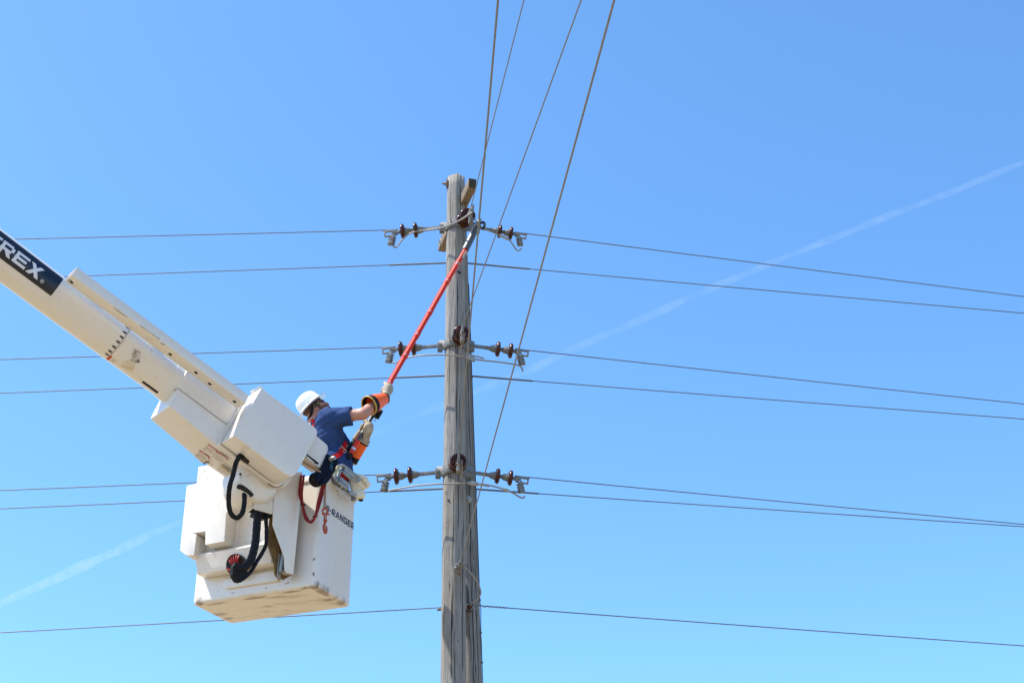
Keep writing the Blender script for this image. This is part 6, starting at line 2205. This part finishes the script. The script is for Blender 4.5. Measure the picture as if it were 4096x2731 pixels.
def ringat(i, r_, l_, m, nm):
    c = cl_[int(i * 12)]
    t = (cl_[int(i * 12) - 1] - cl_[int(i * 12) + 1]).normalized()
    o = MB().tube([c - t * l_, c - t * l_ * 0.9, c + t * l_ * 0.9, c + t * l_], [r_ * 0.94, r_, r_, r_ * 0.94], 18).build(nm, m, stick, solid=False, sharp=40)
    MB().bolt(c - Yv * (r_ - 0.003) + X * 0.004, -Yv, 0.0075, 0.006).build('button', M['steel'], o)
    return o
for i in (2.05, 3.0, 3.62, 4.1, 4.83):
    ringat(i, 0.0255, 0.035 if i != 4.83 else 0.02, M['stick_red'], 'collar')
lb_ = cl_[int(1.45 * 12)]
MB().tube([cl_[int(1.46 * 12)], cl_[int(1.56 * 12)]], 0.0230, 18).build('paper_label', M['pink_label'], stick, solid=False, sharp=60)
MB().tube(seg_between(4.95, 7.6), 0.0185, 16).build('grip', M['charcoal'], stick, solid=False)
MB().tube(seg_between(7.5, 8.6), 0.0200, 16).build('lower_tube', M['stick_red'], stick, solid=False)
c = cl_[int(7.95 * 12)]
t = (cl_[94] - cl_[98]).normalized()
MB().tube([c - t * 0.012, c + t * 0.012], 0.0225, 16).build('band', M['steel'], stick, solid=False)
MB().tube([cl_[int(8.45 * 12)], cl_[-1], cl_[-1] - (cl_[-5] - cl_[-1]).normalized() * 0.03], [0.023, 0.023, 0.018], 14).build('butt_cap', M['black'], stick, solid=False)
# ratchet block with little hooks above the lower hand
rb_ = MB()
for (a, b), (c_, d_) in (((1497, 1672), (1516, 1640)),):
    p0, p1 = at_y(a, b, 12.36), at_y(c_, d_, 12.37)
    rb_.box((p0 + p1) / 2 + X * 0.018, p1 - p0, Yv, (p1 - p0).cross(Yv), (p1 - p0).length / 2, 0.016, 0.022)
ratch = rb_.build('ratchet_block', M['black'], stick, bevel=0.004)
for a in ([(1512, 1646), (1521, 1640), (1522, 1632), (1519, 1628)], [(1497, 1680), (1500, 1683), (1502, 1676), (1505, 1668)], [(1516, 1644), (1524, 1650), (1525, 1640)]):
    MB().tube(smooth_path([at_y(x, y, 12.355) for x, y in a], 4), 0.0042, 6).build('catch', M['galv'], ratch)

# ------------------------------------------------------------------ gloves: gauntlets and hands closed round the stick
def cone(name, a, b, r0, r1, m, parent, n=26, thick=0.004, sx=1.0, xa=None):
    a, b = Vector(a), Vector(b)
    ax__ = (b - a); L = ax__.length
    prof = [(0, r0), (L * 0.35, r0 + (r1 - r0) * 0.30), (L * 0.7, r0 + (r1 - r0) * 0.68), (L, r1), (L, r1 - thick), (L * 0.5, (r0 + r1) / 2 - thick), (0, r0 - thick)]
    b_ = MB()
    ax_u = ax__.normalized()
    x, y = perp(ax_u)
    rings = []
    for h, r_ in prof:
        rings.append([a + ax_u * h + (x * math.cos(2 * math.pi * k / n) + y * math.sin(2 * math.pi * k / n)) * r_ for k in range(n)])
    b_.rings(rings + [rings[0]], False, False)
    return b_.build(name, m, parent, sharp=60)
gr_a = at_y(1476, 1622, 12.225)                      # wide mouth, near the elbow
gr_b = at_y(1541, 1592, 12.345)
gu = (gr_b - gr_a).normalized()
LG = (gr_b - gr_a).length
glove_r = MB().torus(gr_a, gu, 0.088, 0.007, 30, 8).build('glove_rim', M['yellowrub'], man)
cone('glove_liner', gr_a - gu * 0.002, gr_a + gu * LG * 0.25, 0.090, 0.084, M['black'], man)
cone('rubber_gauntlet', gr_a + gu * LG * 0.235, gr_a + gu * LG * 1.0, 0.087, 0.050, M['orange'], man)
MB().torus(gr_a + gu * LG * 0.98, gu, 0.048, 0.009, 26, 8).build('glove_strap', M['black'], man)

def make_hand(name, wrist, grip, axis, palm_n, thumb_up=True, size=1.0, parent=man, spread=0.023):
    """leather-gloved fist: palm beside the stick at `grip`, five fingers bent round `axis`"""
    axis = axis.normalized()
    pn = (palm_n - axis * palm_n.dot(axis)).normalized()   # from the stick to the palm
    tn = axis.cross(pn).normalized()                        # round the stick
    R_ = 0.0235 * size
    segs = []
    palm_c = grip + pn * (R_ + 0.020)
    for i, off in enumerate((1.5, 0.5, -0.5, -1.5)):
        o_ = axis * off * spread
        ln = (0.92, 1.0, 0.95, 0.80)[i]
        rr_ = (0.0135, 0.0140, 0.0135, 0.0120)[i] * size
        pts = []
        for a, rad_ in ((0, R_ + 0.024), (62, R_ + 0.017), (128, R_ + 0.012), (190 * ln + 6 * i, R_ + 0.010), (238 * ln, R_ + 0.010)):
            a = RAD(a - 15)
            pts.append(grip + o_ + (pn * math.cos(a) + tn * math.sin(a)) * rad_)
        segs.append((pts, rr_))
    th = []
    th.append(palm_c - tn * 0.024 + axis * 0.010 - pn * 0.0)
    th.append(grip + axis * 0.044 + (pn * 0.45 - tn * 0.9).normalized() * (R_ + 0.018))
    th.append(grip + axis * 0.064 + (pn * -0.3 - tn * 0.95).normalized() * (R_ + 0.012))
    th.append(grip + axis * 0.070 + (pn * -0.85 - tn * 0.5).normalized() * (R_ + 0.011))
    def fn(p):
        d = f_ell(p, A(palm_c - tn * 0.004), A([axis, tn, pn]), (0.056 * size, 0.043 * size, 0.025 * size))
        d = smin(d, f_cap(p, A(palm_c - tn * 0.012), A(wrist), 0.034 * size, 0.037 * size), 0.03)
        for pts, rr_ in segs:
            f_ = None
            for a, b in zip(pts[:-1], pts[1:]):
                q = f_cap(p, A(a), A(b), rr_, rr_ * 0.97)
                f_ = q if f_ is None else smin(f_, q, 0.004)
            d = smin(d, f_, 0.006)
        f_ = None
        for k, (a, b) in enumerate(zip(th[:-1], th[1:])):
            q = f_cap(p, A(a), A(b), 0.019 - 0.0015 * k, 0.017 - 0.0012 * k)
            f_ = q if f_ is None else smin(f_, q, 0.006)
        d = smin(d, f_, 0.008)
        st_ = np.linalg.norm((p - A(grip)) - ((p - A(grip)) @ A(axis))[..., None] * A(axis), axis=-1) - 0.0195
        return smax(d, -st_, 0.002)
    pp = [q for s_, _ in segs for q in s_] + th + [palm_c, wrist]
    lo = [min(q[i] for q in pp) - 0.06 for i in range(3)]; hi = [max(q[i] for q in pp) + 0.06 for i in range(3)]
    return sdf_obj(name, fn, lo, hi, 0.0042, M['leather'], parent, 1)
iU = 5.0
gU = cl_[int(iU * 12)]; aU = (cl_[int(iU * 12) - 2] - cl_[int(iU * 12) + 2]).normalized()
make_hand('leather_glove', gr_a + gu * LG * 0.98, gU + aU * 0.012, aU, Vector((0.45, -0.75, -0.45)), size=1.1)
iL = 7.0
gLp = cl_[int(iL * 12)]; aL = (cl_[int(iL * 12) - 2] - cl_[int(iL * 12) + 2]).normalized()
wl_ = at_y(1458, 1764, 12.40)
make_hand('leather_glove', wl_, gLp + aL * 0.012, aL, Vector((0.55, -0.55, -0.6)), size=1.15)
lc = at_y(1404, 1842, 12.52)
lu = (lc - wl_).normalized()
LL = (lc - wl_).length
cone('leather_cuff', wl_ - lu * 0.02, wl_ + lu * 0.012, 0.047, 0.050, M['leather'], man)
MB().torus(wl_ + lu * 0.016, lu, 0.046, 0.008, 26, 8).build('glove_strap', M['black'], man)
cone('rubber_gauntlet', wl_ + lu * 0.02, wl_ + lu * LL * 0.72, 0.048, 0.058, M['orange'], man)
cone('glove_liner', wl_ + lu * LL * 0.70, wl_ + lu * LL * 0.98, 0.057, 0.062, M['black'], man)
MB().torus(wl_ + lu * LL * 0.985, lu, 0.060, 0.006, 28, 8).build('glove_rim', M['yellowrub'], man)
# dark green folded cuff on the far side of the lower glove
cone('green_cuff', at_y(1431, 1748, 12.54), at_y(1400, 1812, 12.58), 0.036, 0.048, M['green_rubber'], man)
cone('leather_cuff', at_y(1450, 1722, 12.48), at_y(1424, 1757, 12.53), 0.036, 0.036, M['leather'], man)
